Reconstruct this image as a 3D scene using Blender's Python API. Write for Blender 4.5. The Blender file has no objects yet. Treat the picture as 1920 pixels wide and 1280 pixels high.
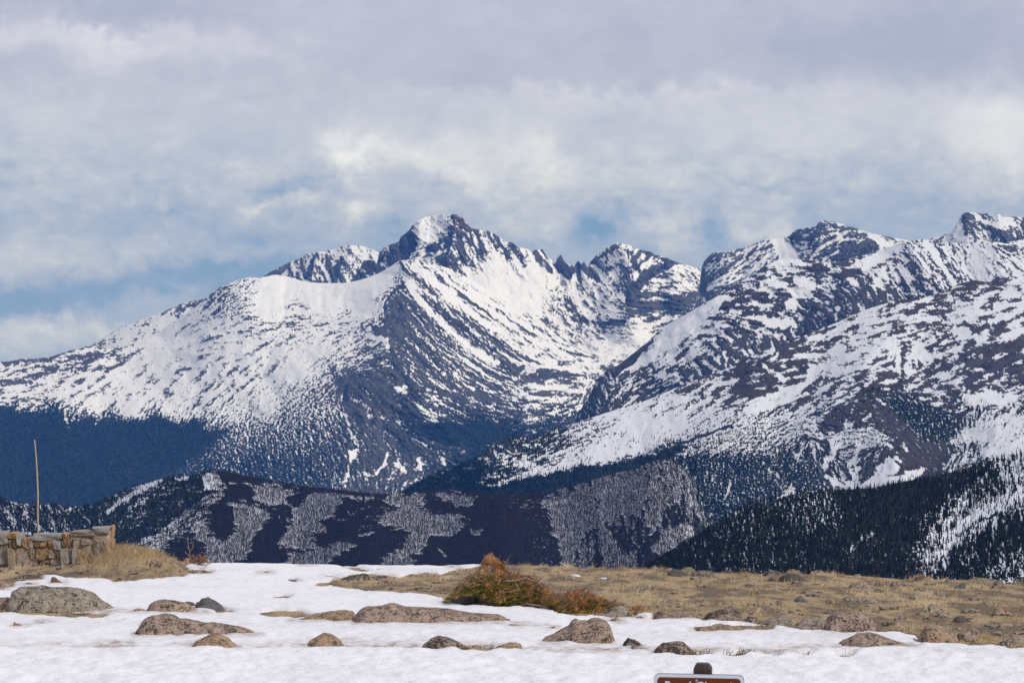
import bpy, math, random
import numpy as np
from mathutils import Vector, Matrix

random.seed(7)
RNG = np.random.default_rng(11)
sc = bpy.context.scene
COL = sc.collection

# ------------------------------------------------------------------ camera
F = 4826.0            # focal length in photograph pixels (photograph 1920 x 1280)
HY = 575.0            # row of the true horizon
CZ = 3.4              # eye height above the near snow
cam_d = bpy.data.cameras.new('camera')
cam = bpy.data.objects.new('camera', cam_d)
COL.objects.link(cam)
cam_d.sensor_width = 36.0
cam_d.lens = 36.0 * F / 1920.0
cam_d.clip_start = 0.5
cam_d.clip_end = 200000.0
cam.location = (0, 0, CZ)
cam.rotation_euler = (math.radians(90) - math.atan((640 - HY) / F), 0, 0)
cam_d.dof.use_dof = True
cam_d.dof.focus_distance = 60.0
cam_d.dof.aperture_fstop = 20.0
sc.camera = cam

SUN_EL, SUN_AZ = math.radians(42), math.radians(120)   # azimuth from +Y (view) towards +X (right)
sun_d = bpy.data.lights.new('sun', 'SUN')
sun = bpy.data.objects.new('sun', sun_d)
COL.objects.link(sun)
sun_d.energy = 2.55
sun_d.angle = math.radians(10)
sun_d.color = (1.0, 0.95, 0.88)
sd = Vector((math.sin(SUN_AZ) * math.cos(SUN_EL), math.cos(SUN_AZ) * math.cos(SUN_EL), math.sin(SUN_EL)))
sun.rotation_euler = sd.to_track_quat('Z', 'Y').to_euler()

sc.view_settings.view_transform = 'Standard'
sc.view_settings.look = 'None'
sc.view_settings.exposure = 0.0
sc.view_settings.gamma = 1.0
sc.view_settings.use_curve_mapping = False
sc.render.engine = 'CYCLES'
sc.cycles.use_denoising = True
sc.cycles.max_bounces = 4
sc.cycles.diffuse_bounces = 2
sc.cycles.glossy_bounces = 1
sc.cycles.transmission_bounces = 2
sc.cycles.volume_bounces = 0
sc.cycles.transparent_max_bounces = 6
sc.cycles.caustics_reflective = False
sc.cycles.caustics_refractive = False


class NT:
    """small helper to write node trees"""
    def __init__(self, tree):
        self.t = tree
        self.n = tree.nodes
        self.l = tree.links

    def node(self, kind, **kw):
        nd = self.n.new(kind)
        for k, v in kw.items():
            setattr(nd, k, v)
        return nd

    def put(self, sock, v):
        if isinstance(v, (int, float)):
            sock.default_value = v
        elif isinstance(v, tuple):
            n = len(sock.default_value)
            sock.default_value = v if len(v) == n else (tuple(v) + (1.0,))[:n]
        else:
            self.l.new(v, sock)

    def m(self, op, a, b=None, c=None, clamp=False):
        nd = self.node('ShaderNodeMath', operation=op, use_clamp=clamp)
        self.put(nd.inputs[0], a)
        if b is not None:
            self.put(nd.inputs[1], b)
        if c is not None:
            self.put(nd.inputs[2], c)
        return nd.outputs[0]

    def vm(self, op, a, b=None, scale=None):
        nd = self.node('ShaderNodeVectorMath', operation=op)
        self.put(nd.inputs[0], a)
        if b is not None:
            self.put(nd.inputs[1], b)
        if scale is not None:
            self.put(nd.inputs['Scale'], scale)
        return nd.outputs['Value'] if op in ('LENGTH', 'DOT_PRODUCT', 'DISTANCE') else nd.outputs[0]

    def noise(self, vec, scale, detail=3, rough=0.55, dist=0.0, dims='3D'):
        nd = self.node('ShaderNodeTexNoise', noise_dimensions=dims)
        if vec is not None:
            self.l.new(vec, nd.inputs['Vector'])
        nd.inputs['Scale'].default_value = scale
        nd.inputs['Detail'].default_value = detail
        nd.inputs['Roughness'].default_value = rough
        nd.inputs['Distortion'].default_value = dist
        return nd.outputs['Fac'], nd.outputs['Color']

    def mix(self, fac, a, b, blend='MIX'):
        nd = self.node('ShaderNodeMix', data_type='RGBA', blend_type=blend)
        self.put(nd.inputs[0], fac)
        self.put(nd.inputs[6], a)
        self.put(nd.inputs[7], b)
        return nd.outputs[2]

    def ramp(self, fac, stops, interp='LINEAR'):
        nd = self.node('ShaderNodeValToRGB')
        cr = nd.color_ramp
        cr.interpolation = interp
        while len(cr.elements) > 1:
            cr.elements.remove(cr.elements[-1])
        cr.elements[0].position = stops[0][0]
        cr.elements[0].color = tuple(stops[0][1]) + (1,)
        for p, c in stops[1:]:
            e = cr.elements.new(p)
            e.color = tuple(c) + (1,)
        self.l.new(fac, nd.inputs[0])
        return nd.outputs[0]

    def smooth(self, v, lo, hi):
        nd = self.node('ShaderNodeMapRange', interpolation_type='SMOOTHSTEP')
        self.put(nd.inputs[0], v)
        self.put(nd.inputs[1], lo)
        self.put(nd.inputs[2], hi)
        return nd.outputs[0]

    def sep(self, v):
        nd = self.node('ShaderNodeSeparateXYZ')
        self.l.new(v, nd.inputs[0])
        return nd.outputs

    def comb(self, x, y, z):
        nd = self.node('ShaderNodeCombineXYZ')
        for s, v in zip(nd.inputs, (x, y, z)):
            self.put(s, v)
        return nd.outputs[0]


# ------------------------------------------------------------------ sky
def g3(v):
    return (v, v, v)

world = bpy.data.worlds.new('World')
sc.world = world
world.use_nodes = True
W = NT(world.node_tree)
W.n.clear()
tc = W.node('ShaderNodeTexCoord')
dirv = tc.outputs['Generated']
dx, dy, dz = W.sep(dirv)
az = W.m('ARCTAN2', dx, dy)
el = W.m('ARCSINE', dz)
u = W.m('MULTIPLY_ADD', az, F, 960.0)
v = W.m('MULTIPLY_ADD', el, -F, HY)
p0 = W.comb(u, v, 0.0)
_, n1 = W.noise(dirv, 34.0, 4, 0.55)
_, n2 = W.noise(dirv, 150.0, 3, 0.6)
w1 = W.vm('SCALE', W.vm('SUBTRACT', n1, (.5, .5, .5)), scale=150.0)
w2 = W.vm('SCALE', W.vm('SUBTRACT', n2, (.5, .5, .5)), scale=55.0)
pw = W.vm('ADD', p0, W.vm('ADD', w1, w2))
base = W.ramp(W.m('DIVIDE', W.sep(pw)[1], 700.0, clamp=True),
              [(0, g3(.53)), (.12, g3(.53)), (.21, g3(.52)), (.28, g3(.64)), (.42, g3(.67)), (.52, g3(.58)), (.64, g3(.46)),
               (.74, g3(.40)), (.83, g3(.34)), (.90, g3(.44)), (1, g3(.54))])
val = W.sep(base)[0]
BL = [(90, 85, 150, 24, .22), (215, 72, 70, 9, .16), (250, 115, 120, 24, .16), (420, 95, 160, 20, .14),
      (30, 10, 200, 26, -.18), (300, 38, 160, 22, -.16), (100, 330, 260, 70, -.07),
      (1600, 95, 420, 55, -.13), (1750, 60, 300, 60, -.06), (1160, 180, 280, 14, .14), (1880, 260, 130, 80, .26), (1500, 240, 330, 50, .06),
      (640, 285, 42, 34, .30), (715, 300, 70, 28, .22), (840, 305, 95, 42, .22), (1020, 300, 42, 32, .26), (950, 345, 130, 32, .14),
      (660, 395, 44, 26, .30), (560, 380, 30, 16, .22), (485, 385, 34, 10, .20), (1000, 420, 50, 30, .20), (900, 250, 200, 40, .07),
      (520, 358, 46, 18, -.24), (300, 405, 70, 16, -.12), (1125, 428, 40, 20, -.42), (1090, 400, 40, 25, -.1), (1335, 435, 55, 22, -.26), (860, 355, 40, 14, -.16),
      (150, 550, 300, 24, -.15), (60, 580, 120, 22, -.10), (420, 525, 150, 20, -.16), (480, 455, 80, 18, -.10), (760, 430, 50, 20, -.14),
      (110, 625, 170, 26, .30), (270, 570, 70, 22, .22), (20, 480, 60, 30, .16), (200, 475, 180, 26, .10),
      (1398, 425, 36, 26, .26), (1450, 412, 26, 18, .2), (1480, 440, 26, 20, .24), (1230, 415, 60, 22, .20), (1270, 450, 40, 20, .16),
      (1740, 395, 220, 22, -.06), (1420, 340, 90, 12, -.12), (1180, 395, 30, 18, -.18), (960, 165, 160, 16, -.07)]
for cx, cy, rx, ry, amp in BL:
    d = W.vm('MULTIPLY', W.vm('SUBTRACT', pw, (cx, cy, 0.0)), (1 / rx, 1 / ry, 0.0))
    r2 = W.vm('DOT_PRODUCT', d, d)
    g = W.m('EXPONENT', W.m('MULTIPLY', r2, -0.9))
    val = W.m('MULTIPLY_ADD', g, amp, val)
mp = W.node('ShaderNodeMapping')
W.l.new(dirv, mp.inputs[0])
mp.inputs['Scale'].default_value = (1, 1, 1.8)
nb, _ = W.noise(mp.outputs[0], 15.0, 8, 0.6, 0.5)
nc, _ = W.noise(mp.outputs[0], 48.0, 7, 0.64, 0.8)
nd_, _ = W.noise(mp.outputs[0], 120.0, 5, 0.62, 0.5)
val = W.m('ADD', val, W.m('MULTIPLY', W.m('SUBTRACT', nb, .505), .36))
val = W.m('ADD', val, W.m('MULTIPLY', W.m('SUBTRACT', nc, .5), .34))
lowb = W.m('MULTIPLY', W.smooth(v, 230.0, 340.0), .30)
val = W.m('ADD', val, W.m('MULTIPLY', W.m('SUBTRACT', nd_, .5), lowb))
val = W.m('SUBTRACT', val, .035)
mp2 = W.node('ShaderNodeMapping')
W.l.new(dirv, mp2.inputs[0])
mp2.inputs['Scale'].default_value = (1, 1, 0.10)
nv, _ = W.noise(mp2.outputs[0], 90.0, 2, 0.5)
val = W.m('ADD', val, W.m('MULTIPLY', W.m('SUBTRACT', nv, .5), .07))
cloud = W.ramp(W.m('MULTIPLY', val, 1.0, clamp=True),
               [(0, (.17, .29, .50)), (.16, (.22, .34, .54)), (.32, (.33, .42, .60)), (.48, (.43, .49, .64)), (.62, (.54, .58, .69)), (.78, (.68, .70, .77)),
                (.92, (.77, .79, .85)), (1, (.85, .865, .90))])
vor = W.node('ShaderNodeTexVoronoi', feature='SMOOTH_F1')
_, nwv = W.noise(mp.outputs[0], 60.0, 4, .6)
W.l.new(W.vm('ADD', mp.outputs[0], W.vm('SCALE', W.vm('SUBTRACT', nwv, (.5, .5, .5)), scale=.03)), vor.inputs['Vector'])
vor.inputs['Scale'].default_value = 62.0
vor.inputs['Smoothness'].default_value = .35
vor2 = W.node('ShaderNodeTexVoronoi', feature='SMOOTH_F1')
W.l.new(W.vm('ADD', mp.outputs[0], W.vm('SCALE', W.vm('SUBTRACT', nwv, (.5, .5, .5)), scale=.018)), vor2.inputs['Vector'])
vor2.inputs['Scale'].default_value = 150.0
vor2.inputs['Smoothness'].default_value = .35
puff = W.m('SUBTRACT', W.m('ADD', W.m('MULTIPLY', vor.outputs['Distance'], -.62), W.m('MULTIPLY', vor2.outputs['Distance'], -.30)), -.47)
cum = W.m('MULTIPLY', W.smooth(v, 225.0, 320.0), W.smooth(v, 560.0, 470.0))
val = W.m('ADD', val, W.m('MULTIPLY', W.m('MULTIPLY', puff, cum), .24))
cloud = W.ramp(W.m('MULTIPLY', val, 1.0, clamp=True),
               [(0, (.17, .29, .50)), (.16, (.22, .34, .54)), (.32, (.33, .42, .60)), (.48, (.43, .49, .64)), (.62, (.54, .58, .69)), (.78, (.68, .70, .77)),
                (.92, (.77, .79, .85)), (1, (.85, .865, .90))])
greyc = W.ramp(W.m('MULTIPLY', val, 1.0, clamp=True), [(0, (.42, .46, .57)), (.30, (.46, .50, .61)), (.5, (.54, .57, .67)), (.65, (.62, .65, .73)), (.9, (.76, .78, .83)), (1, (.84, .85, .88))])
cloud = W.mix(W.m('MULTIPLY', W.smooth(v, 300.0, 130.0), .85), cloud, greyc)
lav = W.smooth(v, 330.0, 60.0)
cloud = W.mix(1.0, cloud, (.965, .985, .995), 'MULTIPLY')
cloud = W.mix(W.m('MULTIPLY', lav, .8), cloud, (1.0, .955, 1.0), 'MULTIPLY')
nish = W.node('ShaderNodeTexSky')
nish.sky_type = 'NISHITA'
nish.sun_disc = False
nish.sun_elevation = SUN_EL
nish.sun_rotation = SUN_AZ
nish.altitude = 3600
gapf = W.smooth(val, .30, .0)
skyc = W.mix(W.m('MULTIPLY', gapf, .08), cloud, W.mix(1.0, nish.outputs[0], g3(.11), 'MULTIPLY'))
bg = W.node('ShaderNodeBackground')
W.l.new(skyc, bg.inputs[0])
bg.inputs[1].default_value = 1.0
wo = W.node('ShaderNodeOutputWorld')
W.l.new(bg.outputs[0], wo.inputs[0])
world.cycles.sampling_method = 'MANUAL'
world.cycles.sample_map_resolution = 512


# ------------------------------------------------------------------ numpy helpers
def _h(ix, iy, seed):
    n = (ix.astype(np.int64) * 374761393 + iy.astype(np.int64) * 668265263 + seed * 1442695041) & 0xFFFFFFFF
    n = ((n ^ (n >> 13)) * 1274126177) & 0xFFFFFFFF
    return (n ^ (n >> 16)) & 0xFFFF

def perlin(x, y, seed=0):
    ix = np.floor(x); iy = np.floor(y)
    fx = x - ix; fy = y - iy
    ix = ix.astype(np.int64); iy = iy.astype(np.int64)
    ux = fx * fx * fx * (fx * (fx * 6 - 15) + 10)
    uy = fy * fy * fy * (fy * (fy * 6 - 15) + 10)
    def gr(a, b, px, py):
        t = _h(a, b, seed) * (2 * np.pi / 65536)
        return np.cos(t) * px + np.sin(t) * py
    n00 = gr(ix, iy, fx, fy); n10 = gr(ix + 1, iy, fx - 1, fy)
    n01 = gr(ix, iy + 1, fx, fy - 1); n11 = gr(ix + 1, iy + 1, fx - 1, fy - 1)
    a = n00 + ux * (n10 - n00); b = n01 + ux * (n11 - n01)
    return (a + uy * (b - a)) * 1.5

def fbm(x, y, octv=4, seed=0, gain=.5, lac=2.03):
    s = 0; a = 1; t = 0
    for k in range(octv):
        s = s + a * perlin(x, y, seed + 17 * k); t += a
        x = x * lac + 3.1; y = y * lac - 1.7; a *= gain
    return s / t

def interp(pts, x):
    p = np.array(pts, float)
    return np.interp(x, p[:, 0], p[:, 1])

def seg_dist(px, py, pts):
    best = np.full(px.shape, 1e9)
    for (ax, ay), (bx, by) in zip(pts[:-1], pts[1:]):
        vx, vy = bx - ax, by - ay
        t = np.clip(((px - ax) * vx + (py - ay) * vy) / (vx * vx + vy * vy + 1e-9), 0, 1)
        best = np.minimum(best, np.hypot(px - ax - t * vx, py - ay - t * vy))
    return best

def poly_sdf(px, py, pts):
    """positive inside"""
    ins = np.zeros(px.shape, bool)
    n = len(pts)
    for i in range(n):
        ax, ay = pts[i]; bx, by = pts[(i + 1) % n]
        if ay == by:
            continue
        c = ((ay > py) != (by > py)) & (px < (bx - ax) * (py - ay) / (by - ay) + ax)
        ins ^= c
    d = seg_dist(px, py, list(pts) + [pts[0]])
    return np.where(ins, d, -d)

def sstep(x, lo, hi):
    t = np.clip((x - lo) / (hi - lo), 0, 1)
    return t * t * (3 - 2 * t)

def wpt(px, py, D):
    """point seen at photograph pixel (px, py) at distance D along the view axis"""
    return (px - 960.0) / F * D, D, CZ + (HY - py) / F * D

def link_mesh(name, V, FA, mat, smooth=True, parent=None, attrs=None, kind=None):
    V = np.ascontiguousarray(V, dtype=np.float32)
    me = bpy.data.meshes.new(name)
    FA = np.asarray(FA)
    me.vertices.add(len(V))
    me.vertices.foreach_set('co', V.ravel())
    k = FA.shape[1]
    me.loops.add(FA.size)
    me.loops.foreach_set('vertex_index', FA.astype(np.int32).ravel())
    me.polygons.add(len(FA))
    me.polygons.foreach_set('loop_start', np.arange(0, FA.size, k, dtype=np.int32))
    me.polygons.foreach_set('use_smooth', np.full(len(FA), smooth))
    me.update(calc_edges=True)
    if attrs:
        for an, (typ, arr) in attrs.items():
            at = me.attributes.new(an, typ, 'POINT')
            at.data.foreach_set('color' if typ == 'FLOAT_COLOR' else 'value', np.ascontiguousarray(arr, dtype=np.float32).ravel())
    if mat is not None:
        me.materials.append(mat)
    o = bpy.data.objects.new(name, me)
    COL.objects.link(o)
    if parent is not None:
        o.parent = parent
    if kind:
        o['kind'] = kind
    return o

def tag(o, label=None, cat=None, group=None, kind=None):
    if label: o['label'] = label
    if cat: o['category'] = cat
    if group: o['group'] = group
    if kind: o['kind'] = kind
    return o

def empty(name, loc, label, cat, group=None):
    o = bpy.data.objects.new(name, None)
    o.location = loc
    o.empty_display_size = 0.2
    COL.objects.link(o)
    return tag(o, label, cat, group)

def new_mat(name):
    m = bpy.data.materials.new(name)
    m.use_nodes = True
    t = NT(m.node_tree)
    b = t.n['Principled BSDF']
    b.inputs['Specular IOR Level'].default_value = 0.25
    return m, t, b

def bump(t, b, h, strength, dist):
    nd = t.node('ShaderNodeBump')
    nd.inputs['Strength'].default_value = strength
    nd.inputs['Distance'].default_value = dist
    t.l.new(h, nd.inputs['Height'])
    t.l.new(nd.outputs[0], b.inputs['Normal'])


# ------------------------------------------------------------------ mountains
def mountain_mat(name, m_per_px, grain_px=2.6, rocks=((.034, .036, .042), (.088, .086, .090)), brown=(.075, .052, .046), forest=((.008, .013, .011), (.022, .030, .022)),
                 k=.42, bumpm=1.0, rsc=1.0, snowc=(.70, .715, .74)):
    m, t, b = new_mat(name)
    tc = t.node('ShaderNodeTexCoord')
    ob = tc.outputs['Object']
    sc1 = 1.0 / (grain_px * m_per_px * 1.7)
    mpn = t.node('ShaderNodeMapping')
    t.l.new(ob, mpn.inputs[0])
    mpn.inputs['Scale'].default_value = (1, .45, 1)
    nf, _ = t.noise(mpn.outputs[0], sc1, 3, .65)
    nl, _ = t.noise(mpn.outputs[0], sc1 * .16, 4, .6)
    at = t.node('ShaderNodeAttribute')
    at.attribute_name = 'cover'
    r, g, bb = t.sep(at.outputs['Color'])
    s = t.m('ADD', r, t.m('MULTIPLY', t.m('SUBTRACT', nf, .5), k))
    snow = t.smooth(s, .40, .61)
    tone = t.m('ADD', t.m('MULTIPLY', nl, .5), t.m('MULTIPLY', at.outputs['Alpha'], .5))
    rock = t.mix(t.smooth(tone, .32, .68), rocks[0], rocks[1])
    rock = t.mix(t.m('MULTIPLY', bb, t.smooth(nf, .2, .6)), rock, brown)
    fst = t.mix(t.smooth(nf, .35, .65), forest[0], forest[1])
    fst = t.mix(t.m('MULTIPLY', t.smooth(nl, .48, .66), .8), fst, (.019, .023, .022))
    rock = t.mix(g, rock, fst)
    c = t.mix(snow, rock, t.mix(nl, snowc, (snowc[0] * .92, snowc[1] * .92, snowc[2] * .95)))
    t.l.new(c, b.inputs['Base Color'])
    b.inputs['Roughness'].default_value = .9
    b.inputs['Specular IOR Level'].default_value = .1
    h = t.m('ADD', t.m('MULTIPLY', nf, t.m('SUBTRACT', 1.0, t.m('MULTIPLY', snow, .75))), t.m('MULTIPLY', snow, .25))
    bump(t, b, h, bumpm, grain_px * m_per_px * 1.6)
    return m

def lic_fields(X, Y, ang, seed, steps=9):
    """streaky noise that follows a direction field (degrees, y down); returns coarse and fine"""
    out = []
    c = np.cos(np.radians(ang)); s = np.sin(np.radians(ang))
    for scale, L in ((13.0, 11.0), (4.4, 4.0)):
        acc = 0
        for q in np.linspace(-1, 1, steps):
            xx = X + c * q * L; yy = Y + s * q * L
            acc = acc + fbm(xx / scale, yy / scale * 1.1, 4, seed + int(scale), .66)
        acc = acc / acc.std() + .8 * fbm(X / scale * 1.5, Y / scale * 2.4, 4, seed + 71, .68) / .25
        acc = acc / acc.std()
        out.append(acc)
    return out

def ncdf(z):
    return 1 / (1 + np.exp(-1.702 * z))

def build_layer(name, crest, bottom, Dc, Df, ctrl, feats, tents, mat, seed, step=1.8, jag=1.0, rough=10.0, x0=-60, x1=1980, contrast=1.0, back=5, power=1.0, far=1.0):
    Dc = [(a, b_ * far) for a, b_ in Dc]; Df = [(a, b_ * far) for a, b_ in Df]; rough = rough * far; tents = [(a, b_ * far, c) for a, b_, c in tents]
    xs = np.arange(x0, x1 + step, step)
    yc = interp(crest, xs)
    yc = yc + jag * (fbm(xs / 9.0, xs * 0 + seed, 4, seed, .65)) * 2.2
    yb = interp(bottom, xs)
    n = int(np.ceil((yb - yc).max() / step)) + 1
    X = np.repeat(xs[None, :], n, 0)
    Y = yc[None, :] + np.arange(n)[:, None] * step
    m_px = interp(Dc, 960) / F
    # controls
    cp = np.array([(list(c) + [0, 0])[:7] for c in ctrl], float)   # x y dens ang grain forest brown
    cs = 10.0
    gx = np.arange(x0 - 20, x1 + 30, cs); gy = np.arange(yc.min() - 30, yb.max() + 40, cs)
    GX, GY = np.meshgrid(gx, gy)
    acc = np.zeros((5,) + GX.shape); ws = np.zeros(GX.shape)
    for c in cp:
        w = 1.0 / (((GX - c[0]) ** 2 + (GY - c[1]) ** 2) / 900.0 + .35) ** 2.2
        ws += w
        vals = (c[2], math.cos(math.radians(2 * c[3])), math.sin(math.radians(2 * c[3])), c[4], c[5])
        for k in range(5):
            acc[k] += w * vals[k]
    br = np.zeros(GX.shape)
    for c in cp:
        w = 1.0 / (((GX - c[0]) ** 2 + (GY - c[1]) ** 2) / 900.0 + .35) ** 2.2
        br += w * c[6]
    acc /= ws; br /= ws
    fx = (X - gx[0]) / cs; fy = (Y - gy[0]) / cs
    ix = np.clip(fx.astype(int), 0, len(gx) - 2); iy = np.clip(fy.astype(int), 0, len(gy) - 2)
    tx = np.clip(fx - ix, 0, 1); ty = np.clip(fy - iy, 0, 1)
    def samp(A):
        return (A[iy, ix] * (1 - tx) + A[iy, ix + 1] * tx) * (1 - ty) + (A[iy + 1, ix] * (1 - tx) + A[iy + 1, ix + 1] * tx) * ty
    dens = samp(acc[0]); ang = np.degrees(np.arctan2(samp(acc[2]), samp(acc[1]))) / 2
    grain = samp(acc[3]); forest = samp(acc[4]); brown = samp(br)
    wx = X + 7 * fbm(X / 22, Y / 22, 4, seed + 5, .6) * 2; wy = Y + 5 * fbm(X / 22, Y / 18, 4, seed + 9, .6) * 2
    add = np.zeros(X.shape)
    for f in feats:
        pts = f[1]
        px = [p[0] for p in pts]; py = [p[1] for p in pts]
        pad = 30 + (f[2] if f[0] == 'L' else f[2])
        mk = (X > min(px) - pad) & (X < max(px) + pad) & (Y > min(py) - pad) & (Y < max(py) + pad)
        if not mk.any():
            continue
        if f[0] == 'P':
            d = poly_sdf(wx[mk], wy[mk], pts)
            w = sstep(d, -f[2], f[2])
            P = f[3]
            if 'd' in P: dens[mk] = dens[mk] * (1 - w) + P['d'] * w
            if 'g' in P: grain[mk] = grain[mk] * (1 - w) + P['g'] * w
            if 'f' in P: forest[mk] = forest[mk] * (1 - w) + P['f'] * w
            if 'b' in P: brown[mk] = brown[mk] * (1 - w) + P['b'] * w
        else:
            qx = X[mk] * .5 + wx[mk] * .5; qy = Y[mk] * .5 + wy[mk] * .5
            d = seg_dist(qx, qy, pts)
            add[mk] += f[3] * (1 - sstep(d, f[2] * .35, f[2]))
    N1, N2 = lic_fields(X, Y, ang, seed)
    g = np.clip(grain, 0, 1)
    N = N1 * (1 - g) + N2 * g
    N = N / np.sqrt((1 - g) ** 2 + g ** 2)
    N0 = fbm(X / 27, Y / 20, 4, seed + 95, .6); N0 = N0 / N0.std()
    w0 = .6 * np.clip(1 - g / .35, 0, 1)
    N = N * np.sqrt(1 - w0 ** 2) + N0 * w0
    N3 = fbm(X / 3.4, Y / 2.9, 3, seed + 91, .7); N3 = N3 / N3.std()
    wi = .28 + .17 * np.clip(g / .5, 0, 1) + .5 * np.clip((g - .55) / .4, 0, 1)
    N = N * np.sqrt(1 - wi ** 2 * .8) + N3 * wi * .9
    dd = np.clip(dens, .0, 1.15); dd = dd + .9 * np.clip(dd - .80, 0, .2)
    S = (dd - ncdf(N)) * contrast + add
    S = S + np.where(dd < .04, -.3, 0)
    pot = np.clip(.5 + S * .9, 0, 1)
    forest = np.clip(forest + .25 * N2 * (forest > .05) * (forest < .95), 0, 1)
    # depth
    kk = np.exp(-.5 * (np.arange(-60, 61) * step / 30.0) ** 2); kk /= kk.sum()
    ycs = np.convolve(np.pad(interp(crest, xs), 60, mode='edge'), kk, 'valid')
    yy = (Y - ycs[None, :]) / (yb - ycs)[None, :]
    D0 = interp(Dc, xs)[None, :]; D1 = interp(Df, xs)[None, :]
    D = D0 - (D0 - D1) * np.clip(yy, -.5, 1.5)
    for pts, amp, wd in tents:
        px = [p[0] for p in pts]; py = [p[1] for p in pts]
        mk = (X > min(px) - wd) & (X < max(px) + wd) & (Y > min(py) - wd) & (Y < max(py) + wd)
        if mk.any():
            d = seg_dist(X[mk], Y[mk], pts)
            D[mk] -= amp * np.clip(1 - d / wd, 0, 1)
    fade = sstep(Y - yc[None, :], 0, 14)
    D = D - rough * (N1 * .5 + N2 * .22 + N3 * .05) * (1.3 - 1.0 * sstep(pot, .45, .6)) * (.25 + .75 * fade)
    D = D - rough * 5 * fbm(X / 60, Y / 60, 3, seed + 40) * fade
    PX, PY, PZ = wpt(X, Y, D)
    keep = Y <= yb[None, :] + step
    V = np.stack([PX, PY, PZ], -1).reshape(-1, 3)
    idx = np.arange(X.size).reshape(X.shape)
    q = keep[:-1, :-1] & keep[:-1, 1:] & keep[1:, 1:] & keep[1:, :-1]
    FA = np.stack([idx[:-1, :-1], idx[1:, :-1], idx[1:, 1:], idx[:-1, 1:]], -1)[q]
    cov = np.stack([pot, forest, np.clip(brown, 0, 1), np.clip(.5 + .22 * N1 + .12 * N3, 0, 1)], -1).reshape(-1, 4)
    # far side of the crest
    bv = [V[:len(xs)]]
    for j in range(1, back + 1):
        o = V[:len(xs)].copy(); o[:, 1] += j * 22 * m_px; o[:, 2] -= (j ** 1.1) * 13 * m_px
        bv.append(o)
    base = len(V)
    allb = np.concatenate(bv[1:])
    V = np.concatenate([V, allb])
    cov = np.concatenate([cov] + [cov[:len(xs)]] * back)
    rows = [np.arange(len(xs))] + [base + np.arange(len(xs)) + j * len(xs) for j in range(back)]
    fb = []
    for a, b_ in zip(rows[:-1], rows[1:]):
        fb.append(np.stack([a[:-1], a[1:], b_[1:], b_[:-1]], -1))
    FA = np.concatenate([FA] + fb)
    o = link_mesh(name, V, FA, mat, True, None, {'cover': ('FLOAT_COLOR', cov)}, 'structure')
    info = dict(X=X, Y=Y, D=D, pot=pot, forest=forest, keep=keep, xs=xs, yc=yc, yb=yb, step=step)
    return o, info

def sample_info(I, x, y):
    i = np.clip(((x - I['xs'][0]) / I['step']).round().astype(int), 0, len(I['xs']) - 1)
    k = np.clip(((y - I['yc'][i]) / I['step']).round().astype(int), 0, I['X'].shape[0] - 1)
    return I['D'][k, i], I['pot'][k, i], I['forest'][k, i], k, i

def scatter_trees(name, I, n, prob, hfun, wfun, mat, label, seed, style='conifer', yrange=None):
    rg = np.random.default_rng(seed)
    x = rg.uniform(I['xs'][0], I['xs'][-1], n * 3)
    i = ((x - I['xs'][0]) / I['step']).round().astype(int)
    t = rg.uniform(0, 1, len(x))
    y = I['yc'][i] + t * (I['yb'][i] - I['yc'][i])
    if yrange:
        y = I['yc'][i] + t * np.minimum(I['yb'][i] - I['yc'][i], yrange)
    D, pot, fo, k, ii = sample_info(I, x, y)
    y = I['Y'][k, ii]; x = I['X'][k, ii] + rg.uniform(-.9, .9, len(x))
    p = prob(x, y, pot, fo)
    ok = rg.uniform(0, 1, len(x)) < p
    x, y, D = x[ok][:n], y[ok][:n], D[ok][:n]
    m = len(x)
    bx, by, bz = wpt(x, y, D)
    H = hfun(x, y, rg, m); Wd = wfun(x, y, rg, m) * H
    lean = rg.normal(0, .03, (m, 2))
    ns = 3 if style == 'snag' else 5
    verts = []; faces = []
    base = np.arange(m)
    th0 = rg.uniform(0, 6.28, m)
    if style == 'snag':
        tiers = [(0.0, 1.0, -0.1)]
        tiers = [(-.05, 1.0, 1.0)]
    else:
        tiers = [(.05, .62, 1.0), (.38, 1.0, .62)]
    tot = 0
    col = rg.uniform(0, 1, m)
    cols = []
    for z0, z1, wmul in tiers:
        ring = []
        for s in range(ns):
            th = th0 + s * 2 * np.pi / ns
            rr = Wd * wmul * rg.uniform(.65, 1.25, m)
            ring.append(np.stack([bx + rr * np.cos(th), by + rr * np.sin(th), bz + H * z0], -1))
        apex = np.stack([bx + lean[:, 0] * H, by + lean[:, 1] * H, bz + H * z1], -1)
        vv = np.stack(ring + [apex], 1)   # m, ns+1, 3
        verts.append(vv.reshape(-1, 3))
        cols.append(np.repeat(col, ns + 1))
        b0 = tot + base * (ns + 1)
        for s in range(ns):
            faces.append(np.stack([b0 + s, b0 + (s + 1) % ns, b0 + ns], -1))
        tot += m * (ns + 1)
    V = np.concatenate(verts); FA = np.concatenate(faces)
    o = link_mesh(name, V, FA, mat, style == 'snag', None, {'tint': ('FLOAT', np.concatenate(cols))}, 'stuff')
    o['label'] = label
    return o

def tree_mat(name, a, b_):
    m, t, b = new_mat(name)
    at = t.node('ShaderNodeAttribute'); at.attribute_name = 'tint'
    t.l.new(t.mix(at.outputs['Fac'], a, b_), b.inputs['Base Color'])
    b.inputs['Roughness'].default_value = 1.0
    b.inputs['Specular IOR Level'].default_value = 0.05
    return m

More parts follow.
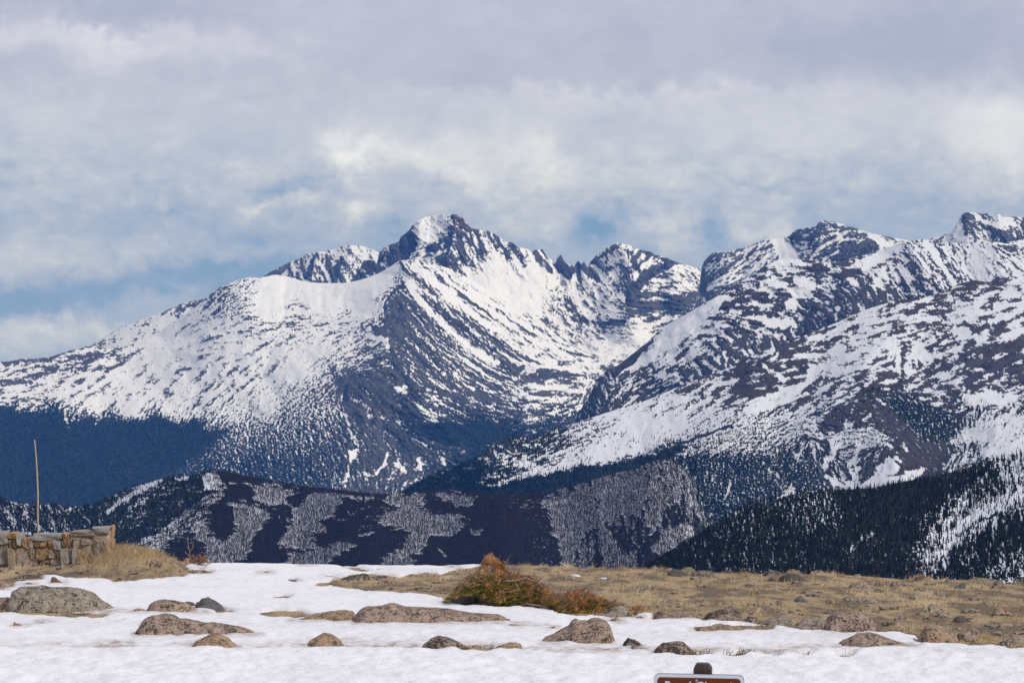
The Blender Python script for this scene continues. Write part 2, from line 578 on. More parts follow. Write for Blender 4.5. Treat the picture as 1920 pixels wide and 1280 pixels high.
# ------------------------------------------------------------------ mountain layers, far to near
XL, XR = -60, 1980
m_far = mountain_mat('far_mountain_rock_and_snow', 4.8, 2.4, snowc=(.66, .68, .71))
m_massif = mountain_mat('massif_rock_and_snow', 4.4, 2.4, snowc=(.76, .77, .79))  # snow colour brighter than on other slopes, painting the massif as sunlit
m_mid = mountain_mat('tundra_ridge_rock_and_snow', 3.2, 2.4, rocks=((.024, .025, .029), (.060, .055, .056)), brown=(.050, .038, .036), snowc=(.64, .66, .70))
m_near = mountain_mat('patchy_slope_rock_and_snow', 2.3, 2.2, rocks=((.024, .024, .028), (.062, .054, .055)), brown=(.052, .040, .039), snowc=(.62, .64, .68))  # far, mid and near snow colours dimmed, standing in for weaker light
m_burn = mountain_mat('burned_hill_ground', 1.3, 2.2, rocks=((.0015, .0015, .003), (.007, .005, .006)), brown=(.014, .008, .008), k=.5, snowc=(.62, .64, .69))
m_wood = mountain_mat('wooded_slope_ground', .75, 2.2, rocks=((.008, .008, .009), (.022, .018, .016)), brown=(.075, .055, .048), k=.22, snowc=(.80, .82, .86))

P, L = 'P', 'L'

# left far shoulder
crest = [(-60, 700), (100, 690), (130, 665), (150, 652), (175, 643), (200, 628), (230, 612), (265, 600), (300, 587), (330, 574), (350, 566), (375, 562), (395, 556), (440, 560), (480, 620)]
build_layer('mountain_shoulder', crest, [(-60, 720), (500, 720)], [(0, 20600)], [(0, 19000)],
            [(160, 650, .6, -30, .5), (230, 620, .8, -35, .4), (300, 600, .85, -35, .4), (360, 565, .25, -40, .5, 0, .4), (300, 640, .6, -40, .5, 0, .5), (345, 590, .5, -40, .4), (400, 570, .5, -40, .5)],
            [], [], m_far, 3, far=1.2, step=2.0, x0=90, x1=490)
# ridge behind the main summit
crest = [(440, 560), (470, 532), (490, 520), (510, 508), (540, 493), (560, 486), (575, 476), (600, 472), (625, 468), (640, 462), (660, 459), (680, 461), (700, 468), (720, 478), (760, 500)]
build_layer('mountain_behind_summit', crest, [(400, 570), (800, 570)], [(0, 21500)], [(0, 20600)],
            [(520, 515, .35, -35, .5), (560, 505, .40, 70, .4), (600, 485, .6, 60, .4), (640, 500, .35, 75, .3), (640, 475, .75, 50, .6), (670, 475, .8, 60, .5), (695, 480, .8, 60, .4),
             (600, 515, .3, 70, .4), (660, 520, .45, 70, .4), (700, 500, .6, 60, .4)],
            [(L, [(590, 480), (575, 520)], 6, -.5), (L, [(640, 485), (625, 520)], 10, -.4)], [([(600, 472), (585, 520)], 120, 30), ([(660, 460), (640, 520)], 160, 35)], m_far, 5, far=1.2, step=1.6, x0=440, x1=760, rough=22)
# far right peak
crest = [(1640, 520), (1700, 470), (1747, 447), (1763, 442), (1780, 438), (1787, 430), (1795, 417), (1803, 402), (1810, 398), (1827, 398), (1833, 400), (1853, 401), (1873, 402), (1880, 407), (1900, 406), (1920, 409), (1945, 415), (1980, 440)]
build_layer('rocky_peak_at_right', crest, [(1600, 540), (2000, 540)], [(0, 17500)], [(0, 16400)],
            [(1790, 440, .8, -60, .5), (1830, 410, .4, 20, .4), (1860, 415, .8, 20, .4), (1840, 430, .35, 60, .4), (1890, 420, .85, 10, .4), (1900, 445, .1, 70, .3), (1920, 440, .1, 70, .3), (1760, 450, .7, -20, .5),
             (1815, 460, .6, 60, .5), (1860, 455, .3, 70, .5)],
            [(L, [(1812, 402), (1806, 420), (1812, 440)], 6, -.5), (L, [(1815, 403), (1850, 425), (1880, 440)], 7, -.4), (L, [(1800, 425), (1795, 450)], 12, .5), (L, [(1822, 408), (1850, 418), (1870, 425)], 5, .5),
             (L, [(1880, 435), (1885, 455), (1980, 450)], 12, -.5)],
            [([(1808, 398), (1815, 450)], 200, 40), ([(1870, 402), (1880, 450)], 150, 30)], m_far, 6, far=1.2, step=1.5, x0=1640, x1=1980, rough=20, jag=1.3)
# broad peak right of centre
crest = [(1290, 620), (1311, 540), (1315, 503), (1320, 490), (1330, 478), (1343, 473), (1363, 473), (1377, 467), (1397, 465), (1420, 455), (1437, 448), (1460, 446), (1473, 445), (1480, 442), (1493, 430), (1510, 427), (1530, 424),
         (1535, 417), (1543, 413), (1563, 416), (1587, 423), (1613, 431), (1633, 437), (1657, 442), (1680, 447), (1700, 450), (1713, 455), (1760, 480)]
build_layer('broad_rocky_peak', crest, [(1280, 640), (1400, 600), (1800, 560)], [(0, 17000)], [(0, 15900)],
            [(1330, 520, .35, -50, .5), (1350, 490, .4, -35, .5), (1400, 490, .5, -35, .5), (1440, 470, .5, -45, .5), (1480, 465, .85, 60, .4), (1500, 445, .25, -20, .4), (1550, 425, .2, 20, .5), (1560, 445, .35, -25, .4),
             (1590, 450, .15, -30, .4), (1620, 455, .15, -20, .3), (1660, 450, .75, 30, .5), (1340, 550, .3, -10, .5), (1540, 470, .2, -30, .4), (1600, 475, .15, -20, .4), (1700, 455, .9, 10, .4)],
            [(L, [(1455, 450), (1475, 470), (1490, 485)], 14, .6), (L, [(1560, 440), (1600, 432), (1640, 440)], 4, .6), (L, [(1520, 485), (1545, 460), (1580, 448), (1610, 452), (1650, 438)], 4.5, .6),
             (L, [(1540, 488), (1580, 470), (1600, 462)], 3.5, .5), (L, [(1440, 470), (1430, 490), (1400, 510)], 3.5, .5), (L, [(1330, 545), (1360, 520), (1400, 495)], 4, .4), (L, [(1640, 445), (1665, 462)], 7, .6),
             (P, [(1480, 442), (1493, 430), (1530, 425), (1530, 445), (1500, 460), (1485, 458)], 4, dict(d=.22, g=.4)), (P, [(1575, 455), (1640, 440), (1655, 460), (1610, 480), (1560, 485)], 4, dict(d=.06)),
             (L, [(1318, 505), (1322, 545), (1330, 565)], 6, -.4)],
            [([(1480, 442), (1500, 480)], -160, 40), ([(1540, 413), (1500, 500)], 220, 60), ([(1640, 437), (1580, 500)], 180, 50), ([(1343, 473), (1340, 560)], 240, 50)], m_far, 7, far=1.2, step=1.6, x0=1290, x1=1760, rough=20)
# main massif with the summit
crestB = [(600, 600), (640, 545), (655, 530), (669, 512), (683, 489), (697, 487), (706, 495), (709, 486), (712, 470), (715, 472), (718, 465), (733, 458), (747, 454), (752, 444), (767, 432), (773, 423), (783, 415), (797, 407), (820, 403),
          (853, 402), (863, 404), (873, 415), (882, 427), (893, 430), (913, 433), (927, 438), (940, 448), (950, 454), (960, 454), (970, 463), (990, 467), (997, 473), (1002, 469), (1017, 467), (1023, 477), (1027, 487),
          (1033, 484), (1038, 495), (1042, 493), (1045, 483), (1052, 477), (1058, 490), (1066, 495), (1073, 498), (1079, 495), (1084, 488), (1090, 496), (1095, 490), (1102, 503), (1107, 490), (1120, 477), (1133, 467), (1150, 458), (1163, 456),
          (1180, 460), (1200, 468), (1220, 472), (1227, 477), (1247, 482), (1260, 488), (1280, 495), (1293, 498), (1312, 503), (1317, 520), (1323, 560), (1370, 640)]
ctrlB = [(810, 425, .88, 30, .7), (800, 450, .9, 40, .6), (840, 420, .9, 30, .6), (865, 415, .15, 40, .5, 0, 1), (878, 430, .3, 45, .5, 0, .6), (720, 480, .15, 60, .3), (760, 460, .08, 80, .3), (690, 500, .2, 60, .4), (780, 470, .7, -30, .5),
         (790, 480, .85, -20, .5), (830, 480, .3, 70, .3), (860, 455, .3, 60, .4), (880, 480, .35, 60, .4), (850, 495, .35, 70, .4), (910, 460, .75, 60, .5), (930, 490, .95, 50, .4), (950, 470, .6, 60, .4), (980, 490, .8, 60, .4),
         (900, 520, .97, 42, .5), (960, 540, .98, 42, .5), (1000, 560, .96, 42, .5), (1000, 510, .95, 50, .5), (1040, 540, .88, 45, .5), (1060, 580, .6, 42, .5), (1100, 560, .75, 50, .4), (1130, 520, .75, 50, .4), (1130, 590, .75, 45, .4),
         (1080, 610, .55, 42, .5), (1050, 620, .75, 42, .5), (1120, 500, .3, 60, .4), (1160, 480, .75, 60, .5), (1200, 490, .4, -45, .4), (1240, 500, .4, -40, .4), (1280, 520, .8, 40, .6), (1300, 540, .7, 40, .6), (1180, 530, .3, 70, .4),
         (1240, 530, .7, 10, .5), (1210, 570, .12, 10, .3), (1280, 580, .15, 5, .3), (1150, 610, .4, 10, .4), (1200, 625, .97, 0, .5), (1150, 650, .95, 5, .6), (1210, 660, .8, 5, .6), (1100, 640, .85, 35, .5), (1250, 600, .6, -20, .5), (1150, 690, .75, 0, .5),
         (1060, 680, .7, 20, .4), (1090, 720, .5, -10, .4), (1100, 770, .35, -30, .4), (1020, 780, .3, 0, .4, .5)]
featB = [(P, [(752, 444), (767, 432), (775, 440), (783, 455), (785, 463), (775, 478), (760, 490), (745, 498), (750, 470)], 2, dict(d=.02, g=.2, b=.2)),
         (P, [(840, 406), (853, 403), (866, 405), (873, 415), (882, 428), (870, 430), (856, 428), (846, 415)], 2, dict(d=.08, b=1)),
         (P, [(806, 455), (825, 450), (842, 440), (846, 425), (860, 432), (878, 440), (890, 460), (895, 480), (880, 486), (868, 496), (850, 500), (842, 490), (828, 496), (812, 490), (806, 478), (798, 462)], 3, dict(d=.30, g=.3)),
         (P, [(826, 487), (838, 484), (848, 495), (842, 500), (838, 514), (830, 514), (828, 498)], 2, dict(d=.0, b=.4)),
         (L, [(846, 428), (842, 450), (835, 475)], 7, -.5), (L, [(860, 440), (866, 465), (868, 490)], 6, -.45), (L, [(800, 462), (812, 468), (822, 462)], 6, -.4), (L, [(815, 478), (835, 470)], 4, .5), (L, [(838, 462), (830, 480)], 3, .4),
         (L, [(884, 445), (895, 465), (902, 480)], 6, -.4), (L, [(893, 436), (902, 455), (910, 472)], 5, -.55), (L, [(915, 438), (925, 455), (934, 470)], 4, -.6), (L, [(928, 440), (942, 462), (952, 484)], 6, -.6), (L, [(960, 458), (972, 478), (983, 497)], 7, -.65),
         (L, [(985, 470), (990, 483)], 5, -.4), (L, [(1003, 472), (1017, 490), (1030, 508)], 8, -.75), (L, [(1018, 470), (1030, 495), (1034, 508)], 6, -.8), (L, [(1046, 488), (1054, 500), (1066, 518)], 8, -.9), (L, [(1053, 480), (1058, 500)], 7, -.9), (L, [(1083, 492), (1086, 508), (1088, 524)], 7, -.8), (L, [(1093, 495), (1102, 510), (1120, 526)], 6, -.8),
         (L, [(1075, 500), (1068, 516)], 4, -.4), (P, [(1040, 488), (1052, 480), (1062, 492), (1076, 500), (1078, 512), (1062, 520), (1050, 512), (1042, 500)], 2, dict(d=.05)),
         (L, [(1108, 494), (1130, 478), (1158, 462)], 6, -.4), (L, [(1140, 505), (1160, 498), (1175, 508)], 6, -.4), (L, [(1175, 470), (1188, 490), (1195, 505)], 8, -.4), (L, [(1225, 480), (1205, 500), (1190, 520)], 5, .5),
         (L, [(1260, 492), (1230, 508), (1200, 530), (1185, 550)], 10, -.55), (L, [(1200, 470), (1230, 480), (1260, 492)], 5, -.4), (P, [(1173, 545), (1195, 552), (1230, 560), (1280, 548), (1312, 540), (1318, 572), (1290, 585), (1240, 590), (1200, 588), (1176, 578)], 3, dict(d=.08, g=.3)),
         (L, [(1190, 530), (1180, 560)], 8, -.4), (L, [(1240, 540), (1270, 530)], 5, -.4), (L, [(1090, 600), (1130, 606), (1170, 602)], 6, -.55), (L, [(1030, 540), (1075, 580), (1105, 620)], 12, -.2)]
tentB = [([(783, 415), (790, 460), (770, 500)], 120, 40), ([(853, 402), (850, 450), (835, 510)], 260, 45), ([(960, 454), (1060, 600)], 60, 30), ([(1163, 456), (1190, 520), (1180, 590)], 260, 60), ([(1045, 480), (1066, 520)], 60, 14), ([(1085, 488), (1100, 526)], 60, 14),
         ([(1010, 468), (1030, 508)], 60, 14), ([(1260, 488), (1290, 580)], 160, 50)]
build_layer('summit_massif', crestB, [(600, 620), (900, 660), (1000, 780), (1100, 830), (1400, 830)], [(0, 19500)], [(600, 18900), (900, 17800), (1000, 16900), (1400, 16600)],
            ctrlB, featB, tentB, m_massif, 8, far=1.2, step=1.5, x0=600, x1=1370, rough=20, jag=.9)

# foreground ridge of the massif with the long snowfield at left
crestC = [(-60, 684), (0, 678), (20, 677), (40, 672), (63, 673), (100, 667), (127, 658), (150, 652), (177, 648), (197, 653), (233, 651), (263, 638), (300, 620), (333, 598), (367, 575), (393, 553), (413, 538), (440, 527), (467, 519), (483, 521), (517, 515),
          (540, 518), (567, 527), (593, 530), (625, 531), (650, 530), (675, 525), (693, 519), (713, 511), (730, 501), (743, 492), (752, 487), (760, 487), (787, 488), (808, 494), (827, 498), (850, 506), (880, 522), (930, 552), (1000, 600), (1060, 642),
          (1120, 672), (1170, 694), (1200, 735), (1240, 790)]
ctrlC = [(0, 700, .55, -12, .25, 0, .5), (60, 690, .45, -8, .4, 0, .5), (100, 690, .5, -8, .3, 0, .4), (30, 725, .6, -15, .3), (0, 745, .6, -10, .4), (60, 750, .7, -15, .4), (150, 672, .35, -10, .4, 0, .5), (200, 668, .45, -8, .4), (180, 710, .82, -25, .2), (120, 735, .84, -25, .3), (300, 650, .9, -20, .4),
         (240, 700, .88, -30, .1), (400, 600, .8, -20, .5), (450, 650, .88, -12, .3), (330, 740, .80, -38, .15), (430, 720, .80, -42, .15), (380, 680, .82, -20, .2), (280, 730, .82, -38, .1), (500, 690, .84, -48, .2), (180, 755, .88, -30, .4), (330, 770, .85, -60, .6), (250, 765, .88, -50, .5),
         (370, 600, .85, -35, .5), (395, 575, .45, -40, .6), (420, 550, .4, -35, .7), (450, 540, .7, -30, .9), (430, 575, .55, -30, .9), (520, 540, .93, -20, .9), (500, 570, .97, -8, .7), (600, 560, .98, -15, .6), (680, 545, .99, -35, .6), (720, 520, .97, -40, .6), (560, 600, .66, -6, .45), (480, 605, .66, -6, .45),
         (640, 615, .72, -12, .5), (420, 630, .8, -10, .4), (690, 575, .97, -40, .6), (560, 700, .96, -45, .6), (600, 655, .9, -42, .7), (655, 640, .75, -40, .7), (700, 615, .55, -40, .6), (720, 585, .8, -45, .6), (620, 695, .60, -38, .8), (560, 735, .66, -45, .9), (500, 760, .88, -48, .8), (440, 775, .9, -45, .7),
         (690, 655, .35, -30, .6), (700, 680, .3, -10, .5), (660, 690, .55, -20, .5), (590, 740, .38, -45, .9), (540, 780, .40, -45, .9, .2), (470, 790, .5, -50, .9, .2), (640, 730, .25, -60, .6), (610, 770, .5, 70, 1, .3),
         (770, 535, .6, 43, .6), (800, 515, .75, 43, .7), (850, 545, .93, 43, .6), (900, 565, .96, 43, .6), (850, 585, .42, 43, .6), (900, 610, .5, 42, .5), (950, 600, .92, 42, .5), (900, 640, .3, 42, .7), (1000, 640, .9, 38, .5), (980, 660, .42, 36, .4), (1050, 665, .85, 25, .4), (1060, 690, .65, 12, .4),
         (1100, 685, .8, 15, .4), (1150, 705, .6, 0, .4), (800, 560, .32, 44, .6), (860, 610, .25, 43, .8), (920, 660, .22, 40, .8), (750, 560, .25, 45, .5), (745, 600, .10, 45, .8), (780, 610, .14, 45, .9), (800, 640, .14, 45, .9), (850, 665, .2, 43, .9), (830, 620, .2, 44, .8), (900, 690, .2, 38, .7), (950, 695, .32, 25, .5), (1000, 700, .55, 5, .4),
         (1010, 715, .25, 0, .3), (1080, 715, .35, -5, .4), (1000, 740, .55, 5, .5), (1060, 750, .5, -10, .5), (1100, 740, .45, -60, .5), (760, 690, .18, 45, .7), (850, 730, .16, 38, .4), (900, 740, .24, 25, .4), (950, 760, .3, 12, .5), (1000, 780, .4, 0, .5, .2), (1060, 780, .3, -20, .5, .5), (820, 700, .25, 42, .6),
         (800, 745, .35, 30, .4, .1), (700, 720, .06, 50, .4), (660, 760, .12, 55, .5), (720, 770, .12, 55, .4), (740, 740, .1, 50, .4), (780, 790, .1, 30, .4, .7), (850, 790, .12, 25, .5, .8), (820, 765, .3, 20, .5, .3), (900, 800, .05, 10, .5, 1), (960, 805, .05, 0, .5, 1), (1020, 800, .12, -10, .5, .9),
         (640, 820, .18, 60, .7, .2), (700, 840, .08, 60, .5), (700, 880, .12, 70, .5, .2), (760, 840, .06, 60, .5, .1), (800, 840, .15, 20, .5, .3), (760, 880, .22, -60, .2, .1), (850, 840, .12, 30, .5, .3), (880, 860, .02, 0, .5, 1), (600, 800, .32, 75, 1, .4), (560, 820, .32, 75, 1, .4), (500, 820, .32, 75, 1, .4),
         (450, 810, .32, 75, 1, .5), (540, 860, .20, 75, 1, .5), (600, 860, .18, 75, .9, .5), (640, 870, .16, 75, .6, .4), (420, 840, .25, 75, 1, .7), (480, 870, .15, 75, 1, .7), (430, 790, .5, -50, .9, .3), (650, 900, .2, 75, .6, .2), (560, 900, .15, 75, .9, .7),
         (0, 780, .06, 90, 1, 1), (100, 780, .08, 90, 1, 1), (200, 800, .05, 90, 1, 1), (300, 800, .03, 90, 1, 1), (100, 850, .04, 90, 1, 1), (0, 850, .05, 90, 1, 1), (250, 850, .03, 90, 1, 1), (350, 830, .04, 90, 1, 1), (380, 880, .12, 90, 1, .9), (300, 880, .05, 90, 1, .9), (150, 920, .03, 90, 1, 1), (0, 920, .03, 90, 1, 1), (450, 920, .08, 90, 1, .9)]
def gullies():
    rg = np.random.default_rng(99)
    A = np.array([(745, 600), (790, 655), (850, 705), (910, 738), (980, 765)], float)
    B = np.array([(764, 522), (812, 592), (865, 640), (930, 682), (1000, 705)], float)
    Cc = np.array([(850, 512), (915, 553), (990, 603), (1060, 648), (1125, 675)], float)
    out = []
    for k in range(64):
        s = rg.uniform(0, 2)
        q = A * (1 - s) + B * s if s < 1 else B * (2 - s) + Cc * (s - 1)
        t0 = rg.uniform(0, 2.4); t1 = min(4, t0 + rg.uniform(.9, 2.4))
        tt = np.linspace(t0, t1, 5)
        pts = [(float(np.interp(t_, range(5), q[:, 0])), float(np.interp(t_, range(5), q[:, 1]))) for t_ in tt]
        out.append((L, pts, rg.uniform(1.4, 2.6) if s < 1.2 else rg.uniform(1.6, 3.4), rg.choice([-1, 1], p=[.45, .55]) * rg.uniform(.2, .45)))
    return out
featC = [(P, [(-60, 768), (0, 762), (60, 770), (110, 772), (120, 790), (130, 800), (145, 782), (165, 778), (185, 785), (200, 788), (230, 786), (265, 786), (285, 782), (320, 788), (335, 795), (345, 786), (385, 790), (380, 806), (440, 800), (400, 830), (330, 880), (260, 910), (200, 970), (-60, 970)], 10, dict(d=.015, f=1, g=1)),
         (L, [(122, 768), (127, 790)], 3, .5), (L, [(190, 780), (178, 795)], 3, .5), (L, [(183, 792), (150, 815)], 1.8, .4), (L, [(305, 812), (270, 835)], 2.2, .45), (L, [(230, 858), (205, 868)], 2.5, .4), (L, [(145, 850), (150, 856)], 3, .4),
         # streaks of the sunlit talus
         (L, [(764, 520), (774, 545), (795, 572), (815, 592), (840, 615), (862, 634), (890, 655), (930, 680)], 9, .85), (L, [(800, 545), (822, 563), (850, 588), (883, 613), (917, 640), (945, 662), (975, 684)], 4.5, .6),
         *gullies(),
         (L, [(757, 505), (790, 530), (830, 570), (870, 600), (920, 640), (960, 668)], 5, -.35), (L, [(775, 498), (820, 535), (870, 575), (930, 620), (990, 662), (1040, 682)], 7, .45), (L, [(790, 495), (850, 540), (900, 580), (960, 625)], 4, -.25),
         (L, [(840, 520), (900, 562), (960, 603), (1020, 643), (1090, 668)], 3.5, -.35), (L, [(820, 520), (880, 562), (950, 612), (1010, 650)], 3, -.35), (L, [(757, 633), (785, 655), (810, 680), (833, 701)], 3.2, .55), (L, [(870, 670), (900, 690)], 4, .4), (L, [(845, 655), (880, 680), (900, 695)], 2.6, .4),
         (L, [(850, 700), (875, 722), (890, 732)], 3, .5), (L, [(885, 685), (905, 698)], 4, .5), (L, [(800, 700), (815, 715)], 3, .4), (L, [(850, 710), (870, 735)], 3.5, .35), (L, [(768, 660), (775, 690), (772, 700)], 3, .35),
         # ridge edge and cliffs
         (L, [(752, 487), (762, 508), (770, 520), (755, 535), (735, 550), (722, 565), (722, 590), (722, 615), (715, 622)], 3.5, -.6), (P, [(745, 534), (760, 530), (761, 543), (744, 544)], 1.5, dict(d=.0)),
         (P, [(722, 570), (740, 552), (765, 560), (800, 600), (840, 650), (860, 690), (820, 700), (770, 670), (735, 640), (722, 610)], 6, dict(d=.07, g=.9)),
         (P, [(775, 540), (830, 578), (900, 628), (975, 680), (1000, 715), (950, 735), (880, 700), (820, 640), (785, 585)], 7, dict(d=.12, g=.8)),
         (P, [(690, 605), (720, 612), (735, 640), (725, 645), (700, 625)], 3, dict(d=.04)), (L, [(690, 628), (705, 634), (725, 638), (728, 650)], 7, .75), (L, [(645, 700), (665, 690), (700, 660)], 3, .4),
         (P, [(640, 690), (690, 690), (735, 690), (790, 740), (800, 790), (760, 800), (700, 760), (660, 740), (640, 720)], 8, dict(d=.05, g=.5)),
         (L, [(735, 655), (745, 690), (770, 730)], 8, -.3),
         (L, [(655, 745), (668, 752)], 5, .5), (L, [(620, 690), (640, 720), (660, 770), (680, 800)], 9, -.35), (L, [(648, 775), (655, 800), (665, 830)], 4, .35), (P, [(740, 726), (762, 724), (765, 735), (748, 738)], 2, dict(d=.8)),
         (L, [(783, 760), (800, 775), (830, 780)], 5, .5), (L, [(795, 750), (850, 765)], 4, .4), (P, [(650, 845), (665, 842), (668, 858), (655, 865)], 3, dict(d=.9)), (L, [(725, 850), (722, 870), (705, 890)], 4, .75), (L, [(738, 868), (755, 878)], 6, .6), (L, [(784, 862), (788, 880)], 4.5, .75), (L, [(830, 860), (835, 872)], 5, .6),
         (P, [(640, 885), (655, 890), (650, 905), (640, 905)], 3, dict(d=.9)), (L, [(772, 905), (778, 898)], 4, .7), (L, [(680, 885), (700, 892)], 3, .5),
         # cirque floor
         (P, [(980, 690), (1010, 683), (1060, 688), (1100, 700), (1085, 712), (1020, 712), (985, 705)], 4, dict(d=.85)), (P, [(992, 698), (1020, 692), (1060, 695), (1095, 702), (1080, 712), (1030, 708), (1005, 713), (985, 705)], 2, dict(d=.12, g=.3)),
         (L, [(950, 715), (1000, 722), (1060, 728), (1100, 735)], 6, .5), (L, [(985, 690), (975, 705), (960, 715)], 4, .5), (L, [(1103, 700), (1098, 730), (1094, 745)], 2.5, .6), (L, [(960, 735), (1010, 745), (1060, 748)], 4, .35), (L, [(915, 705), (950, 730), (975, 745)], 4, .35),
         (P, [(780, 800), (840, 790), (900, 795), (950, 800), (930, 830), (900, 845), (850, 835), (810, 830)], 6, dict(d=.02, f=1)), (L, [(700, 790), (740, 810), (770, 815)], 8, -.3)]
tentC = [([(752, 487), (770, 520), (722, 570), (728, 640), (700, 690), (660, 800), (640, 940)], 560, 190), ([(430, 527), (470, 600), (520, 640)], 200, 160), ([(640, 700), (560, 800), (430, 850), (300, 960)], 300, 120), ([(722, 640), (790, 740), (860, 850)], 220, 90),
         ([(850, 600), (950, 690)], 40, 18), ([(800, 600), (900, 690)], 40, 18), ([(1000, 690), (1095, 700)], 60, 20), ([(120, 800), (110, 880)], 120, 60), ([(260, 790), (200, 900)], 160, 70)]
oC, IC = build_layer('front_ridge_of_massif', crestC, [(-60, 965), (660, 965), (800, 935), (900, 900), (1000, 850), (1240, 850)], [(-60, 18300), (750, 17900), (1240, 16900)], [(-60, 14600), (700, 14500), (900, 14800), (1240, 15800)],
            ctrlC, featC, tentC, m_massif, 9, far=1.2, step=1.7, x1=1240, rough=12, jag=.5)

# tundra ridge right of centre
crestE = [(1040, 840), (1060, 815), (1083, 780), (1095, 755), (1107, 738), (1117, 713), (1140, 692), (1150, 690), (1165, 680), (1190, 660), (1215, 640), (1240, 615), (1260, 603), (1290, 587), (1320, 568), (1333, 562), (1353, 550), (1380, 533), (1407, 517), (1430, 502), (1450, 489), (1467, 486), (1493, 486), (1520, 488), (1547, 491),
          (1567, 492), (1587, 488), (1613, 480), (1640, 472), (1667, 463), (1690, 456), (1707, 452), (1727, 449), (1747, 450), (1767, 452), (1787, 455), (1813, 457), (1833, 454), (1853, 452), (1880, 455), (1900, 452), (1920, 448), (1980, 440)]
ctrlE = [(1140, 710, 0.25, 60, .4, .1), (1170, 720, 0.45, -30, .5, .1), (1120, 760, 0.15, 60, .5, .6), (1080, 800, 0.15, 60, .5, .7), (1160, 750, 0.25, -50, .5, .4), (1200, 690, 0.55, -35, .4), (1180, 670, 0.30, -50, .3), (1250, 650, 0.75, -35, .2), (1300, 600, 0.93, -35, .3), (1250, 690, 0.50, -30, .3), (1220, 720, 0.20, -30, .4, .2),
         (1300, 650, 0.65, -35, .2), (1340, 570, 0.85, -35, .3), (1370, 560, 0.35, -10, .15, 0, .5), (1420, 530, 0.40, -5, .2, 0, .4), (1340, 610, 0.40, 10, .15, 0, .4), (1300, 700, 0.25, 50, .3, .1), (1360, 660, 0.25, 50, .3), (1380, 600, 0.30, 10, .15, 0, .7), (1430, 580, 0.45, 10, .15, 0, .3), (1450, 610, 0.40, 10, .15, 0, .6), (1460, 540, 0.45, 5, .2),
         (1480, 500, 0.70, 0, .2), (1530, 492, 0.15, 5, .2, 0, 1), (1500, 520, 0.65, 0, .15), (1540, 520, 0.35, 10, .2), (1400, 640, 0.20, 60, .3), (1480, 580, 0.40, 30, .2), (1520, 560, 0.20, 30, .3), (1570, 500, 0.45, 5, .3, 0, .5), (1600, 500, 0.20, 5, .3, 0, .6), (1560, 540, 0.25, 30, .2), (1500, 620, 0.15, 70, .3), (1560, 600, 0.15, 60, .3), (1600, 590, 0.10, 60, .3),
         (1450, 650, 0.15, 70, .3), (1640, 485, 0.85, -15, .3), (1670, 475, 0.75, -10, .3), (1620, 530, 0.35, 60, .3), (1660, 520, 0.50, 60, .25), (1640, 560, 0.15, 60, .3), (1700, 470, 0.45, 50, .5), (1700, 510, 0.55, 60, .3), (1740, 470, 0.70, 55, .4), (1720, 540, 0.25, 50, .4), (1770, 480, 0.55, 50, .4), (1760, 520, 0.45, 45, .4), (1800, 480, 0.70, 60, .7),
         (1830, 500, 0.95, 60, .7), (1860, 480, 0.92, 50, .6), (1850, 520, 0.85, 60, .6), (1800, 530, 0.45, 50, .5), (1880, 480, 0.50, 40, .5), (1900, 500, 0.75, 40, .5), (1910, 470, 0.75, 40, .5), (1890, 460, 0.15, 0, .5), (1760, 560, 0.25, 40, .4)]
featE = [(P, [(1240, 618), (1290, 588), (1340, 560), (1350, 565), (1320, 600), (1290, 630), (1250, 660), (1200, 690), (1190, 680)], 6, dict(d=.96, g=.4)), (L, [(1160, 690), (1190, 668), (1220, 645), (1235, 625)], 7, -.6), (L, [(1150, 705), (1170, 690), (1200, 672)], 5, -.4),
         (L, [(1400, 640), (1410, 665), (1415, 690)], 4, .6), (L, [(1358, 660), (1362, 690)], 4, .6), (L, [(1570, 575), (1568, 600)], 4, .7), (L, [(1540, 570), (1548, 590)], 4, .4), (L, [(1300, 700), (1296, 715)], 3, .4),
         (P, [(1430, 600), (1460, 592), (1490, 600), (1495, 615), (1460, 612), (1425, 612)], 3, dict(d=.95)), (P, [(1470, 560), (1500, 555), (1490, 580), (1470, 578)], 3, dict(d=.9)), (P, [(1350, 585), (1380, 570), (1360, 560), (1345, 575)], 3, dict(d=.1, b=.6)),
         (P, [(1390, 560), (1450, 545), (1490, 555), (1470, 565), (1420, 568)], 3, dict(d=.1, b=.8)), (P, [(1500, 520), (1530, 525), (1525, 550), (1490, 560), (1480, 545)], 4, dict(d=.9)), (P, [(1430, 535), (1470, 525), (1480, 540), (1440, 555)], 4, dict(d=.88)),
         (L, [(1590, 500), (1620, 490), (1670, 478)], 7, .5), (L, [(1685, 500), (1705, 530), (1715, 555)], 5, .35), (L, [(1735, 455), (1755, 485), (1775, 510), (1790, 535)], 6, .45), (L, [(1620, 500), (1650, 530), (1680, 560)], 6, .35), (L, [(1660, 500), (1640, 540)], 5, .4),
         (P, [(1600, 545), (1660, 540), (1720, 560), (1700, 600), (1600, 610)], 8, dict(d=.12)), (L, [(1560, 500), (1600, 506), (1625, 520)], 5, -.3)]
tentE = [([(1450, 488), (1400, 560), (1350, 660), (1330, 720)], 260, 110), ([(1340, 560), (1180, 680), (1110, 760)], 200, 80), ([(1560, 492), (1600, 540), (1590, 600)], 260, 90), ([(1700, 452), (1740, 520), (1780, 560)], 200, 60), ([(1860, 452), (1880, 520)], 180, 60), ([(1140, 700), (1110, 800)], 60, 40)]
build_layer('tundra_ridge', crestE, [(1000, 860), (1200, 790), (1300, 740), (1450, 690), (1600, 620), (1700, 590), (1980, 560)], [(1000, 12800), (1980, 14200)], [(1000, 12000), (1500, 12600), (1980, 13200)], ctrlE, featE, tentE, m_mid, 10, far=1.12, step=1.6, x0=1030, rough=10, jag=.5)

